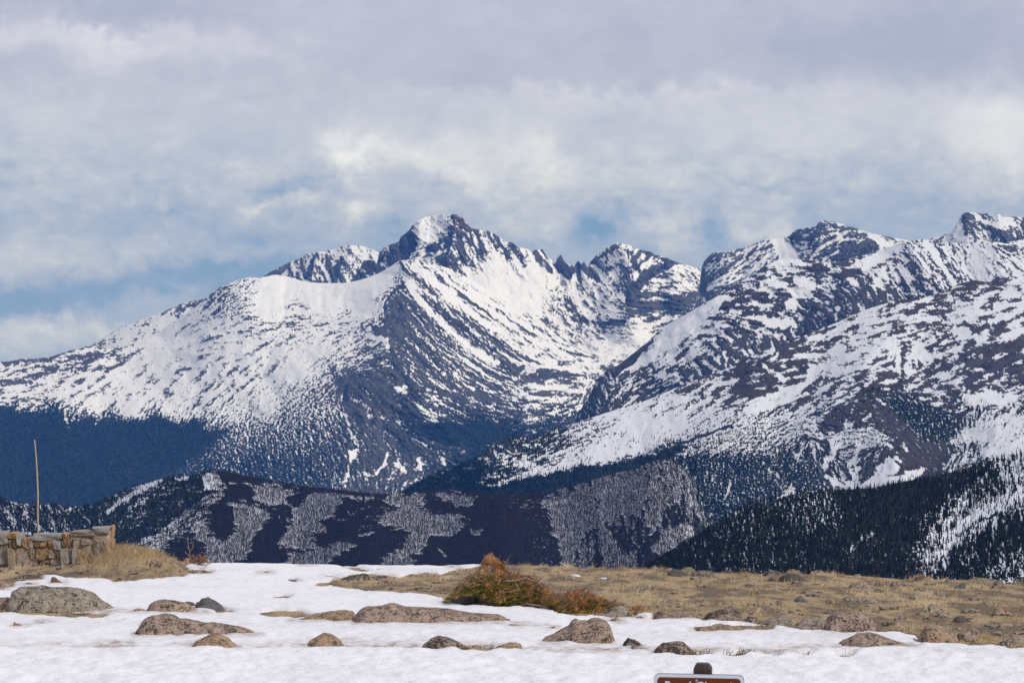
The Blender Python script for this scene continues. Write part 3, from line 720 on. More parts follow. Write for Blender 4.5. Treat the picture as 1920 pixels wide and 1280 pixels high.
# long patchy slope at right
crestF = [(700, 950), (763, 918), (783, 904), (813, 888), (853, 873), (873, 867), (897, 857), (913, 843), (930, 830), (957, 822), (970, 815), (990, 820), (1023, 813), (1057, 802), (1107, 783), (1157, 767), (1207, 752), (1280, 722), (1310, 710), (1373, 687), (1397, 670), (1423, 660), (1467, 648), (1513, 627), (1563, 607), (1607, 587),
          (1633, 577), (1673, 565), (1713, 560), (1753, 552), (1773, 543), (1797, 532), (1827, 525), (1850, 529), (1857, 528), (1877, 513), (1900, 506), (1907, 511), (1920, 510), (1980, 500)]
ctrlF = [(800, 910, 0.04, 0, .5, 1), (860, 890, 0.08, 0, .5, 1), (920, 850, 0.10, 60, .4, .2, .2), (960, 835, 0.10, 60, .4, .3), (940, 860, 0.55, -20, .6, .5), (900, 880, 0.15, 0, .5, 1), (1000, 840, 0.30, -20, .6, .6), (980, 865, 0.70, -20, .5, .3), (960, 900, 0.15, 0, .5, 1), (1040, 830, 0.25, -30, .6, .6), (1060, 850, 0.80, -25, .5, .1),
         (1020, 885, 0.65, -20, .5, .3), (1100, 800, 0.70, -25, .6, .2), (1120, 850, 0.95, -22, .6), (1200, 800, 0.93, -22, .6), (1150, 790, 0.80, -25, .6), (1250, 770, 0.80, -28, .4), (1200, 845, 0.70, -22, .9, .3), (1300, 760, 0.77, -30, .2), (1280, 800, 0.80, -25, .8, .2), (1300, 730, 0.40, -30, .15, 0, .3), (1350, 730, 0.45, -25, .1),
         (1340, 790, 0.80, -30, .8, .2), (1400, 750, 0.45, -25, .1), (1380, 700, 0.25, -10, .05, 0, .4), (1420, 690, 0.12, -10, .05, 0, .4), (1450, 720, 0.15, -10, .05, 0, .4), (1500, 680, 0.25, 10, .05, 0, .5), (1460, 660, 0.45, -20, .1), (1500, 650, 0.40, -20, .1, 0, .4), (1550, 640, 0.65, -25, .2), (1620, 600, 0.80, -15, .3), (1600, 640, 0.50, -15, .1, 0, .3),
         (1560, 680, 0.70, -15, .1), (1600, 690, 0.65, -20, .1), (1650, 650, 0.70, -15, .1), (1700, 600, 0.70, -12, .15), (1800, 580, 0.85, -12, .15), (1760, 640, 0.50, -20, .1), (1850, 560, 0.75, -10, .2, 0, .4), (1900, 540, 0.80, -10, .2), (1820, 535, 0.10, -5, .4, 0, 1), (1860, 530, 0.15, -5, .4, 0, 1), (1720, 568, 0.30, -10, .3, 0, .8), (1780, 555, 0.25, -5, .4, 0, .9), (1900, 620, 0.70, -20, .1),
         (1650, 700, 0.30, -15, .1, 0, .2), (1700, 680, 0.55, 80, .1), (1720, 720, 0.45, -20, .1), (1780, 700, 0.50, -20, .1), (1830, 640, 0.30, -40, .1), (1870, 660, 0.15, -30, .1), (1820, 700, 0.15, -15, .1), (1900, 700, 0.15, -15, .1, 0, .3), (1900, 660, 0.20, -20, .1), (1850, 720, 0.30, -5, .15), (1760, 740, 0.45, -5, .2), (1880, 750, 0.35, -10, .2), (1800, 760, 0.25, -10, .2, .2),
         (1500, 730, 0.30, -25, .1), (1540, 720, 0.55, -60, .15), (1580, 730, 0.45, -20, .3), (1470, 760, 0.50, -25, .3), (1550, 750, 0.45, -15, .5), (1500, 790, 0.75, -25, .8, .1), (1450, 790, 0.65, -25, .8, .3), (1400, 800, 0.67, -25, .9, .3), (1520, 810, 0.65, 30, .5, .1), (1420, 830, 0.55, -20, .9, .5), (1500, 840, 0.35, -60, .6, .6), (1350, 830, 0.70, -20, .9, .4), (1290, 845, 0.55, -20, .9, .6),
         (1630, 760, 0.04, 0, .3, 0, .9), (1600, 790, 0.10, 0, .3, .05, .7), (1570, 800, 0.25, 30, .4, .2, .3), (1660, 790, 0.06, 30, .3, .05, .9), (1590, 830, 0.55, -10, .6, .1), (1640, 820, 0.65, 0, .6, .1), (1690, 830, 0.10, 45, .5, .1, .9), (1640, 860, 0.12, -60, .5, .1, .8), (1700, 860, 0.05, 30, .3, .05, .9), (1550, 860, 0.20, 60, .5, .4, .5), (1750, 860, 0.02, 30, .3, .05, .9),
         (1700, 760, 0.15, 60, .6, .8), (1740, 790, 0.20, 80, .8, .9), (1760, 820, 0.20, 80, .8, .9), (1820, 780, 0.55, 80, .6, .6), (1800, 820, 0.30, 60, .6, .6), (1850, 790, 0.70, -50, .6, .3), (1900, 790, 0.80, -40, .5, .2), (1870, 830, 0.83, -40, .5, .2), (1830, 850, 0.45, -60, .7, .5), (1800, 870, 0.55, -60, .6, .5), (1920, 760, 0.55, -50, .5, .4),
         (1300, 880, 0.15, 90, .8, 1), (1350, 880, 0.15, 90, .8, 1), (1400, 880, 0.20, 80, .8, 1), (1450, 880, 0.25, 80, .8, .9), (1500, 880, 0.25, 80, .8, .8), (1350, 930, 0.25, 80, .8, .9), (1440, 920, 0.20, 80, .8, .9), (1250, 860, 0.30, 60, .8, .9), (1100, 880, 0.02, 0, .5, 1), (1200, 880, 0.03, 0, .5, 1), (1000, 920, 0.02, 0, .5, 1)]
featF = [(P, [(700, 960), (763, 920), (850, 905), (925, 912), (1000, 893), (1070, 882), (1150, 870), (1207, 857), (1280, 833), (1290, 838), (1240, 870), (1300, 900), (1200, 930), (700, 990)], 2.5, dict(d=.0, f=1)), (L, [(1230, 856), (1280, 830), (1330, 812), (1370, 797)], 4, -.8),
         (P, [(925, 908), (1000, 880), (1060, 865), (1200, 800), (1280, 760), (1290, 800), (1200, 852), (1070, 876), (1000, 890), (935, 909)], 4, dict(d=.92, g=.7)),
         (P, [(1290, 850), (1340, 855), (1400, 860), (1440, 850), (1460, 860), (1480, 845), (1500, 865), (1520, 880), (1545, 890), (1500, 930), (1440, 960), (1300, 990), (1240, 900), (1260, 870)], 6, dict(d=.22, f=1, g=.9)),
         (P, [(1633, 727), (1673, 742), (1713, 755), (1763, 762), (1790, 775), (1785, 830), (1770, 838), (1740, 825), (1700, 790), (1665, 765), (1645, 745)], 4, dict(d=.16, f=1, g=.9)),
         (P, [(1633, 726), (1607, 737), (1573, 760), (1547, 783), (1530, 805), (1545, 815), (1600, 790), (1650, 795), (1668, 815), (1700, 850), (1735, 880), (1780, 835), (1720, 820), (1680, 780), (1650, 745)], 4, dict(d=.07, f=.0, g=.6, b=.45)),
         (L, [(1607, 750), (1600, 765), (1596, 773)], 3, .6), (L, [(1645, 748), (1660, 758)], 4, .7), (L, [(1632, 778), (1622, 788)], 5, .6), (P, [(1580, 795), (1595, 787), (1600, 795), (1585, 802)], 2, dict(d=.95)),
         (P, [(1562, 815), (1600, 800), (1640, 803), (1665, 820), (1650, 832), (1610, 835), (1580, 835)], 5, dict(d=.68, g=.9)),
         (P, [(1556, 818), (1575, 820), (1568, 850), (1555, 865), (1545, 885), (1540, 875), (1555, 850)], 2, dict(d=1)), (L, [(1612, 834), (1606, 855), (1592, 875), (1600, 893), (1612, 910)], 5, .9), (L, [(1605, 870), (1607, 900)], 2.5, .5), (P, [(1570, 895), (1600, 903), (1610, 915), (1590, 915)], 2, dict(d=1)),
         (P, [(1668, 853), (1680, 872), (1685, 882), (1672, 892), (1695, 893), (1725, 877), (1732, 890), (1690, 905), (1655, 920), (1600, 922), (1620, 905), (1640, 893), (1648, 873)], 2.5, dict(d=1)), (L, [(1680, 857), (1690, 865)], 5, .8), (L, [(1696, 830), (1698, 845)], 3, .6), (L, [(1550, 895), (1580, 912), (1620, 915)], 6, .8),
         (L, [(1700, 885), (1730, 882)], 5, .8),
         (P, [(1462, 937), (1475, 918), (1485, 908), (1493, 925), (1478, 940)], 2, dict(d=1)), (L, [(1442, 880), (1460, 895)], 4, .5), (L, [(1370, 905), (1362, 930)], 4, .7), (L, [(1455, 900), (1465, 915)], 3, .4), (L, [(1490, 850), (1500, 865)], 5, .6), (L, [(1340, 890), (1336, 910)], 3, .4),
         (P, [(1800, 742), (1840, 735), (1860, 728), (1880, 745), (1910, 735), (1905, 755), (1850, 760), (1810, 755)], 3, dict(d=.97)),
         (P, [(1710, 650), (1725, 645), (1742, 655), (1740, 675), (1722, 680), (1708, 668)], 3, dict(d=.95)), (L, [(1700, 683), (1703, 700)], 6, .7), (P, [(1515, 685), (1535, 683), (1540, 700), (1520, 710), (1512, 700)], 3, dict(d=1)), (L, [(1433, 685), (1450, 700), (1470, 712)], 7, .8), (L, [(1470, 712), (1500, 705), (1530, 700)], 4, .7),
         (P, [(1780, 620), (1830, 600), (1900, 590), (1920, 620), (1880, 625), (1820, 640)], 6, dict(d=.85)), (P, [(1810, 610), (1860, 608), (1900, 600), (1885, 625), (1830, 635)], 5, dict(d=.25)), (L, [(1800, 670), (1850, 690), (1900, 665)], 6, -.4), (P, [(1850, 650), (1920, 640), (1920, 700), (1860, 710)], 8, dict(d=.15)),
         (P, [(1380, 690), (1420, 672), (1470, 690), (1455, 705), (1480, 722), (1440, 745), (1400, 745), (1370, 735), (1390, 715)], 5, dict(d=.1, b=.3)), (P, [(1490, 690), (1515, 690), (1520, 720), (1500, 735), (1470, 730)], 4, dict(d=.08, b=.4)), (P, [(1460, 655), (1500, 650), (1530, 655), (1500, 675), (1465, 670)], 4, dict(d=.2, b=.5)),
         (P, [(1533, 640), (1590, 625), (1610, 615), (1560, 640), (1545, 648)], 3, dict(d=.2, b=.6)), (P, [(1660, 620), (1740, 600), (1700, 625), (1680, 640)], 4, dict(d=.35, b=.5)), (P, [(1780, 830), (1810, 800), (1850, 790), (1900, 775), (1920, 800), (1920, 845), (1870, 857), (1840, 855), (1850, 830)], 5, dict(d=.85, f=.1)),
         (P, [(1400, 760), (1440, 738), (1480, 725), (1520, 705), (1530, 712), (1480, 750), (1420, 775), (1370, 790)], 4, dict(d=.9, g=.4)), (P, [(1550, 665), (1620, 640), (1680, 625), (1670, 660), (1620, 680), (1590, 700), (1550, 715), (1530, 700)], 8, dict(d=.82, g=.15))]
tentF = [([(1633, 725), (1650, 800), (1690, 900)], 170, 110), ([(1450, 655), (1400, 740), (1300, 850)], 160, 100), ([(970, 815), (930, 850), (900, 880)], 120, 50), ([(1800, 800), (1740, 900)], -160, 70), ([(1240, 870), (1400, 790)], 120, 40), ([(1840, 640), (1780, 740)], 120, 100), ([(1700, 600), (1600, 700), (1540, 780)], 120, 90)]
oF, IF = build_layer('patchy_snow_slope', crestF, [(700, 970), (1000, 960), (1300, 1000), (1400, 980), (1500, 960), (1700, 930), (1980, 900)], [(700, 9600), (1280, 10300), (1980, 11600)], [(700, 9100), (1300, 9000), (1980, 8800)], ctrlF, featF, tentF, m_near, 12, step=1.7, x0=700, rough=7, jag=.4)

# burned hill in front
crestG = [(-60, 935), (0, 935), (33, 943), (73, 946), (100, 945), (127, 950), (173, 947), (200, 933), (233, 920), (267, 907), (300, 898), (333, 893), (360, 891), (383, 884), (407, 882), (427, 884), (467, 893), (517, 901), (567, 911), (640, 918), (707, 926), (773, 923), (840, 918), (900, 923), (973, 928), (1040, 920),
          (1107, 901), (1157, 886), (1190, 880), (1215, 868), (1235, 862), (1255, 862), (1280, 874), (1302, 900), (1322, 950), (1338, 985), (1360, 1040), (1400, 1100)]
ctrlG = [(0, 960, .3, 60, .5, .7), (60, 960, .35, 60, .5, .7), (100, 970, .3, 60, .5, .6), (150, 960, .1, 60, .6, .9), (60, 1000, .3, 60, .5, .7), (200, 960, .12, 60, .6, .9), (250, 930, .4, -40, .6, .7), (300, 905, .3, -30, .6, .7), (300, 950, .04, 5, .6, 1), (200, 1010, .03, 5, .6, 1), (350, 910, .08, 5, .6, .9), (350, 960, .15, -45, .6, .3, .4),
         (270, 1010, .1, -30, .6, .6), (450, 900, .03, 5, .4, 0, .6), (600, 915, .03, 5, .4, 0, .8), (420, 970, .03, 5, .4, 0, .1), (700, 930, .06, 5, .4, 0, .5), (550, 950, .05, 5, .4, 0, .1), (650, 1000, .04, 5, .3, 0, .1), (900, 950, .02, 5, .3, 0, .5), (900, 1030, .03, 5, .5, 0, .6), (960, 1000, .03, 5, .5, 0, .7), (820, 1030, .03, 5, .5, 0, .6), (1000, 1040, .04, 5, .5, .1, .3),
         (1000, 945, .05, 5, .4, 0, .6), (700, 1050, .03, 5, .4, 0, .2), (550, 1050, .03, 5, .4, 0, .1), (500, 1020, .03, 5, .4, 0, .1), (340, 1040, .03, 5, .4, 0, .3), (1100, 960, .5, 80, .3), (1200, 980, .1, 80, .3, 0, .1), (1250, 970, .12, 80, .4), (1150, 940, .7, 80, .3), (1250, 900, .5, 70, .7, 0, .3), (1300, 960, .4, 70, .6, .3), (1320, 1000, .2, -40, .5, .4), (1150, 1020, .1, 80, .4), (1250, 1050, .1, 80, .4)]
D1 = dict(d=1.15, g=.35)
featG = [(P, [(383, 886), (405, 884), (416, 900), (410, 916), (390, 922), (378, 905)], 2, dict(d=1.0)), (P, [(418, 905), (400, 925), (350, 955), (300, 995), (245, 1022), (240, 1035), (290, 1040), (330, 1012), (375, 968), (425, 920)], 4, dict(d=.62, g=.7)), (P, [(360, 940), (385, 945), (370, 965), (352, 975)], 2, dict(d=.2)),
         (P, [(450, 955), (480, 950), (500, 965), (492, 990), (475, 1005), (468, 1035), (432, 1058), (388, 1062), (380, 1015), (365, 1000), (385, 1000), (420, 1018), (443, 1000), (442, 970)], 9, D1), (P, [(360, 985), (380, 975), (390, 995), (370, 1005)], 9, D1),
         (P, [(474, 914), (522, 911), (546, 924), (524, 932), (535, 940), (500, 946), (480, 932)], 9, D1), (P, [(425, 945), (460, 942), (470, 950), (440, 955)], 9, D1), (L, [(430, 905), (470, 908)], 4, .7),
         (P, [(585, 926), (640, 928), (630, 942), (622, 965), (592, 975), (606, 990), (582, 1004), (592, 1022), (560, 1030), (525, 1022), (530, 1000), (552, 985), (548, 962), (570, 942)], 9, D1), (L, [(640, 930), (665, 932)], 4, .7),
         (P, [(540, 1042), (580, 1032), (640, 1020), (660, 1025), (618, 1042), (610, 1070), (550, 1070)], 9, D1), (P, [(718, 930), (775, 923), (800, 938), (780, 950), (812, 965), (852, 968), (868, 984), (850, 998), (802, 1003), (790, 1030), (772, 1035), (778, 1070), (708, 1070), (722, 1045), (752, 1030), (770, 992), (715, 982), (722, 960), (750, 955)], 9, D1),
         (P, [(712, 970), (740, 965), (745, 980), (715, 982)], 9, D1), (L, [(675, 1004), (705, 998)], 4, .8), (L, [(675, 930), (700, 936)], 5, .5), (P, [(818, 928), (850, 922), (888, 935), (886, 950), (852, 944)], 9, D1), (P, [(880, 990), (905, 992), (903, 1002), (888, 998)], 2, D1), (L, [(822, 1028), (835, 1045)], 5, .7), (L, [(860, 965), (885, 975)], 4, .5),
         (P, [(1018, 936), (1050, 930), (1107, 912), (1157, 893), (1200, 890), (1240, 900), (1272, 918), (1268, 940), (1238, 950), (1222, 928), (1200, 925), (1186, 938), (1212, 950), (1190, 966), (1160, 962), (1130, 985), (1114, 976), (1098, 1000), (1082, 1008), (1078, 1040), (1072, 1070), (1060, 1070), (1048, 1025), (1045, 1000), (1034, 975), (1028, 950)], 9, D1),
         (P, [(1085, 1030), (1100, 1008), (1112, 1035), (1102, 1070), (1086, 1070)], 2.5, D1), (P, [(1128, 985), (1150, 998), (1152, 1025), (1166, 1045), (1192, 1033), (1182, 1070), (1118, 1070), (1138, 1045), (1126, 1010)], 9, D1), (P, [(1212, 948), (1230, 940), (1242, 960), (1230, 990), (1219, 1008), (1210, 980)], 2.5, D1), (L, [(1190, 975), (1186, 990)], 4, .8), (L, [(1255, 985), (1250, 1000)], 4, .7),
         (P, [(1240, 1000), (1290, 975), (1305, 1000), (1270, 1020), (1240, 1042), (1226, 1030)], 3, dict(d=.85)), (P, [(1215, 870), (1250, 866), (1285, 890), (1306, 930), (1318, 970), (1292, 972), (1272, 930), (1240, 903), (1220, 890)], 5, dict(d=.6)), (P, [(1100, 925), (1130, 935), (1120, 960), (1105, 955)], 3, dict(d=.5)),
         (L, [(200, 960), (232, 935), (262, 918), (300, 900)], 6, .55), (L, [(330, 898), (350, 895)], 5, .4), (L, [(180, 950), (125, 955)], 3, .3)]
tentG = [([(405, 882), (350, 960), (240, 1040)], 160, 110), ([(560, 905), (560, 1060)], -100, 90), ([(700, 920), (690, 1060)], 90, 80), ([(930, 920), (960, 1060)], 140, 110), ([(1235, 862), (1200, 960), (1220, 1060)], 120, 90), ([(1120, 900), (1130, 1060)], 60, 50)]
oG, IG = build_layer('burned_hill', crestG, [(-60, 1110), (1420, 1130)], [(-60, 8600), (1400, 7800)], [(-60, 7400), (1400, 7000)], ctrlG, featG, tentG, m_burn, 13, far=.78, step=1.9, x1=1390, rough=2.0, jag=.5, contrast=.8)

# wooded slope nearest at right
crestH = [(1150, 1110), (1180, 1085), (1205, 1068), (1240, 1045), (1280, 1020), (1313, 1000), (1347, 980), (1380, 958), (1413, 944), (1453, 936), (1493, 924), (1533, 919), (1580, 918), (1640, 914), (1667, 908), (1713, 899), (1760, 891), (1800, 881), (1847, 866), (1880, 858), (1920, 848), (1980, 835)]
ctrlH = [(1250, 1060, 0.09, 80, .8, 1), (1300, 1030, 0.12, 85, .7, 1), (1350, 1000, 0.15, 85, .7, 1), (1400, 980, 0.19, 85, .7, 1), (1400, 1040, 0.15, 85, .7, 1), (1450, 960, 0.18, 85, .8, 1), (1500, 960, 0.30, 85, .8, .9), (1550, 960, 0.33, 85, .8, .9), (1480, 1000, 0.13, 85, .7, 1), (1450, 1050, 0.13, 85, .7, 1), (1600, 940, 0.06, 85, .8, 1), (1640, 960, 0.03, 85, .8, 1),
         (1700, 930, 0.02, 85, .8, 1), (1750, 920, 0.03, 85, .8, 1), (1800, 900, 0.05, 85, .8, 1), (1600, 1000, 0.07, 85, .6, .9), (1620, 1030, 0.15, -50, .6, .6, .7), (1550, 1020, 0.09, 85, .8, 1), (1700, 1000, 0.02, 85, .8, 1), (1700, 1060, 0.07, 85, .8, 1), (1600, 1070, 0.06, 85, .8, 1), (1740, 1050, 0.60, 85, .6, .8), (1770, 1010, 0.65, 85, .5, .6), (1800, 990, 0.85, -45, .4, .3),
         (1840, 970, 0.85, -45, .4, .3, .5), (1820, 940, 0.50, 85, .6, .7), (1860, 900, 0.25, 85, .6, .9), (1900, 900, 0.75, 85, .5, .6), (1880, 940, 0.70, 85, .5, .6), (1850, 1010, 0.10, 85, .6, 1), (1820, 1040, 0.15, 60, .6, 1), (1900, 1000, 0.10, 85, .6, 1), (1900, 1060, 0.45, 70, .6, .9), (1870, 1090, 0.40, 70, .6, .9), (1800, 1080, 0.15, 80, .6, 1)]
featH = [(L, [(1750, 1045), (1790, 1008), (1830, 975), (1880, 945), (1930, 920)], 16, .45), (L, [(1800, 1000), (1840, 975), (1870, 965)], 6, -.5), (L, [(1815, 1050), (1830, 1035)], 4, .6), (L, [(1590, 1040), (1615, 1010), (1640, 1000)], 5, .3)]
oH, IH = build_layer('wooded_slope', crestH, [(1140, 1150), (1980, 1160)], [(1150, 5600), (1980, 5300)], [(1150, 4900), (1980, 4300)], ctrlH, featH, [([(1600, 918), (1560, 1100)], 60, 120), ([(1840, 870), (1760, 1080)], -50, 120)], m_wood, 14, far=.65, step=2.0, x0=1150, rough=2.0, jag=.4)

# ---- forests: each far-off wood is one mass
tm_dark = tree_mat('dark_conifer', (.005, .009, .006), (.020, .024, .014))
tm_far = tree_mat('far_conifer', (.004, .008, .006), (.012, .018, .013))
tm_snag = tree_mat('bare_burned_trunk', (.010, .009, .012), (.050, .043, .048))
def U(a, b):
    return lambda x, y, rg, m: rg.uniform(a, b, m)
scatter_trees('wooded_slope_forest', IH, 15000, lambda x, y, p, f: np.where(p > .5, .38, 1.0) * np.where(f > .15, 1, .3), U(4.2, 9.2), U(.11, .17), tm_dark, 'dense dark conifer forest on the nearest slope at the right', 1, yrange=230)
scatter_trees('wooded_slope_snags', IH, 5000, lambda x, y, p, f: np.where((x > 1560) & (x < 1850) & (p < .5), .6, .2), U(4.5, 8.5), U(.05, .08), tm_snag, 'bare grey trunks among the conifers on the slope at the right', 2, 'snag', yrange=230)
scatter_trees('burned_hill_snags', IG, 95000, lambda x, y, p, f: np.where(f > .4, .05, np.where(p > .5, 1.0, .22)), U(5, 11.0), U(.04, .07), tm_snag, 'burned bare trunks standing all over the dark hill', 3, 'snag', yrange=190)
scatter_trees('burned_hill_forest', IG, 9000, lambda x, y, p, f: np.where(f > .35, np.where(p > .5, .12, 1.0), np.where((x > 400) & (x < 480) & (y > 1035), .2, 0)), U(6, 12), U(.12, .18), tm_far, 'green conifers on the left flank of the burned hill', 4, yrange=190)
scatter_trees('patchy_slope_forest', IF, 16000, lambda x, y, p, f: np.where(f > .7, np.where(p > .5, .25, 1.0), np.where(f > .22, np.where(p > .5, .14, .4), 0)), U(7, 15), U(.13, .2), tm_far, 'conifer belt along the foot of the patchy snow slope', 5)
scatter_trees('valley_forest', IC, 16000, lambda x, y, p, f: np.where(f > .6, np.where(p > .5, .3, .8), np.where(f > .25, .35, 0)), U(10, 18), U(.2, .3), tm_far, 'blue hazy forest below the long snowfield at the left', 6)

# valley floor under it all
vg = [(-15500, -2500, -2300), (15500, -2500, -2300), (15500, 28000, -2300), (-15500, 28000, -2300)]
m_valley, tv, bv_ = new_mat('valley_forest_ground')
nv1, _ = tv.noise(tv.node('ShaderNodeTexCoord').outputs['Object'], .004, 5)
tv.l.new(tv.mix(nv1, (.012, .018, .014), (.035, .045, .03)), bv_.inputs['Base Color'])
link_mesh('valley_ground', np.array(vg), [[0, 1, 2, 3]], m_valley, False, kind='structure')

# ---- air
def haze_box():
    x, y0, y1, z0, z1 = 16000, -3000, 28500, -2301, 1000
    V = np.array([(-x, y0, z0), (x, y0, z0), (x, y1, z0), (-x, y1, z0), (-x, y0, z1), (x, y0, z1), (x, y1, z1), (-x, y1, z1)])
    FA = [[3, 2, 1, 0], [4, 5, 6, 7], [0, 1, 5, 4], [1, 2, 6, 5], [2, 3, 7, 6], [3, 0, 4, 7]]
    m = bpy.data.materials.new('air')
    m.use_nodes = True
    t = NT(m.node_tree); t.n.clear()
    pv = t.node('ShaderNodeVolumePrincipled')
    pv.inputs['Color'].default_value = (.045, .29, 1.0, 1)
    pv.inputs['Density'].default_value = 1.45e-5
    pv.inputs['Absorption Color'].default_value = (1, 1, 1, 1)
    pv.inputs['Anisotropy'].default_value = 0.0
    out = t.node('ShaderNodeOutputMaterial')
    t.l.new(pv.outputs[0], out.inputs['Volume'])
    m.cycles.homogeneous_volume = True
    return link_mesh('haze', V, FA, m, False, kind='stuff')
haze_box()

# ------------------------------------------------------------------ near ground
SL = 0.054
def plane_z(d):
    return -SL * np.maximum(d - 23.3, 0)
def d_of_y(y):
    return 2.142 / ((y - HY) / F - SL)
EDGE = [(-400, 1062), (0, 1061), (100, 1057), (180, 1046), (215, 1035), (250, 1031), (300, 1041), (335, 1053), (352, 1059), (400, 1059), (600, 1062), (850, 1063), (905, 1060), (1000, 1060), (1100, 1064), (1240, 1066), (1340, 1073), (1450, 1076), (1580, 1077),
        (1700, 1086), (1810, 1088), (1920, 1096), (2300, 1105)]
def edge_d(px):
    return np.interp(px, [-400, 330, 380, 1000, 1240, 1600, 1920, 2300], [43.9, 43.9, 45.5, 45.5, 44.0, 42.5, 39.5, 38.5])
def blend_len(px):
    return np.interp(px, [300, 360], [3.2, 6.0])
def ground_z(x, d):
    x = np.asarray(x, float); d = np.asarray(d, float)
    px = 960 + x / np.maximum(d, 8) * F
    e = edge_d(px); ye = interp(EDGE, px)
    ze = CZ - (ye - HY) / F * e
    off = ze - plane_z(e)
    b = blend_len(px)
    z = plane_z(np.minimum(d, e)) + off * sstep(d, e - b, e)
    over = np.maximum(d - e, 0)
    z = z - .35 * over - .12 * over ** 1.6
    n = .022 * fbm(x / 1.3, d / 1.6, 4, 21) + .012 * fbm(x / .25, d / .4, 3, 22)
    return z + n * np.where(d > 20, 1, .4)
def gz(x, d):
    return float(ground_z(np.array([x]), np.array([d]))[0])

def px_of(x, d, z):
    return 960 + x / d * F, HY + (CZ - z) / d * F

xa = np.linspace(-.30, .30, 470)
dr = np.concatenate([np.linspace(4, 21, 20)[:-1], 21 + (np.linspace(0, 1, 400) ** 1.0) * 33])
A, DD = np.meshgrid(xa, dr)
GXX = A * DD; GZZ = ground_z(GXX, DD)
idx = np.arange(A.size).reshape(A.shape)
FG = np.stack([idx[:-1, :-1], idx[:-1, 1:], idx[1:, 1:], idx[1:, :-1]], -1).reshape(-1, 4)

m_tundra, t, b = new_mat('dry_tundra')
mpt = t.node('ShaderNodeMapping'); t.l.new(t.node('ShaderNodeTexCoord').outputs['Object'], mpt.inputs[0]); mpt.inputs['Scale'].default_value = (1, .28, 1)
ob = mpt.outputs[0]
a1, _ = t.noise(ob, 2.2, 6, .7)
a2, _ = t.noise(ob, 14.0, 4, .7)
a3, _ = t.noise(ob, 70.0, 3, .6)
straw = t.mix(a2, (.34, .24, .13), (.58, .43, .25))
c = t.mix(t.smooth(a1, .42, .58), (.19, .14, .095), straw)
c = t.mix(t.smooth(a3, .55, .75), c, (.030, .024, .018))
c = t.mix(t.m('MULTIPLY', t.smooth(a2, .58, .68), .7), c, (.20, .16, .13))
t.l.new(c, b.inputs['Base Color']); b.inputs['Roughness'].default_value = 1
bump(t, b, t.m('ADD', a3, a2), .9, .04)

# bare ground outlines seen through the snow (photograph pixels on the ground)
BARE = [
    [(-500, 1000), (380, 1000), (380, 1040), (345, 1058), (352, 1072), (340, 1082), (300, 1084), (270, 1087), (235, 1090), (215, 1092), (195, 1084), (160, 1083), (128, 1084), (100, 1079), (75, 1080), (76, 1088), (50, 1089), (25, 1091), (22, 1100), (10, 1104), (-500, 1112)],
    [(588, 1097), (612, 1092), (640, 1086), (655, 1079), (690, 1076), (720, 1080), (748, 1083), (770, 1077), (800, 1075), (830, 1076), (850, 1070), (880, 1066), (905, 1061), (920, 1040), (2400, 1040), (2400, 1225), (1920, 1220), (1889, 1218), (1891, 1212), (1860, 1211), (1806, 1209),
     (1770, 1207), (1719, 1206), (1719, 1195), (1690, 1190), (1657, 1186), (1614, 1187), (1550, 1184), (1500, 1180), (1462, 1175), (1430, 1172), (1403, 1168), (1336, 1163), (1290, 1160), (1226, 1161), (1225, 1150), (1196, 1149), (1186, 1158), (1122, 1157), (1047, 1151), (1035, 1141),
     (962, 1138), (880, 1137), (838, 1128), (830, 1120), (792, 1115), (740, 1111), (700, 1110), (660, 1105), (620, 1099)],
    [(537, 1086), (550, 1087), (562, 1091), (545, 1091)], [(487, 1150), (520, 1145), (560, 1147), (585, 1154), (560, 1158), (510, 1157), (488, 1155)], [(0, 1147), (60, 1143), (150, 1150), (205, 1152), (190, 1159), (120, 1157), (40, 1152), (0, 1151)],
    [(600, 1077), (612, 1079), (627, 1081), (606, 1081)], [(640, 1064), (665, 1065), (695, 1071), (670, 1071)], [(705, 1068), (730, 1068), (728, 1069)], [(1300, 1176), (1450, 1174), (1450, 1182), (1310, 1184)],
    [(1268, 1228), (1330, 1226), (1330, 1233), (1280, 1237)], [(1345, 1232), (1405, 1225), (1415, 1230), (1380, 1236)], [(1430, 1229), (1465, 1229), (1460, 1234), (1432, 1233)], [(1488, 1229), (1522, 1229), (1515, 1233)], [(1560, 1230), (1598, 1230), (1590, 1234), (1565, 1234)],
    [(510, 1119), (543, 1118), (540, 1123), (515, 1123)], [(862, 1212), (930, 1216), (925, 1222), (870, 1220)], [(405, 1146), (425, 1144), (440, 1148), (410, 1152)], [(350, 1068), (395, 1072), (390, 1077), (352, 1075)],
    [(1405, 1065), (1500, 1060), (1500, 1064)],
]
SNOWP = [[(1652, 1184), (1690, 1186), (1720, 1194), (1720, 1207), (1690, 1206), (1660, 1196)], [(1064, 1076), (1085, 1077), (1094, 1081), (1078, 1083)], [(1120, 1083), (1140, 1082), (1150, 1085), (1130, 1086)]]
WX0, WD0 = GXX, DD
zpl = plane_z(DD)
PXg, PYg = px_of(GXX, DD, GZZ)
wxn = PXg + 9 * fbm(GXX / .5, DD / 1.2, 4, 31, .6); wyn = PYg + 5.0 * fbm(GXX / .22, DD / .7, 4, 33, .65)
sdf = np.full(PXg.shape, 60.0)
near = PYg < 1300
for poly in BARE:
    pxs = [p[0] for p in poly]; pys = [p[1] for p in poly]
    mk = near & (PXg > min(pxs) - 70) & (PXg < max(pxs) + 70) & (PYg > min(pys) - 40) & (PYg < max(pys) + 40)
    s2 = poly_sdf(wxn[mk] * .45, wyn[mk], [(p[0] * .45, p[1]) for p in poly])
    sdf[mk] = np.minimum(sdf[mk], -s2)
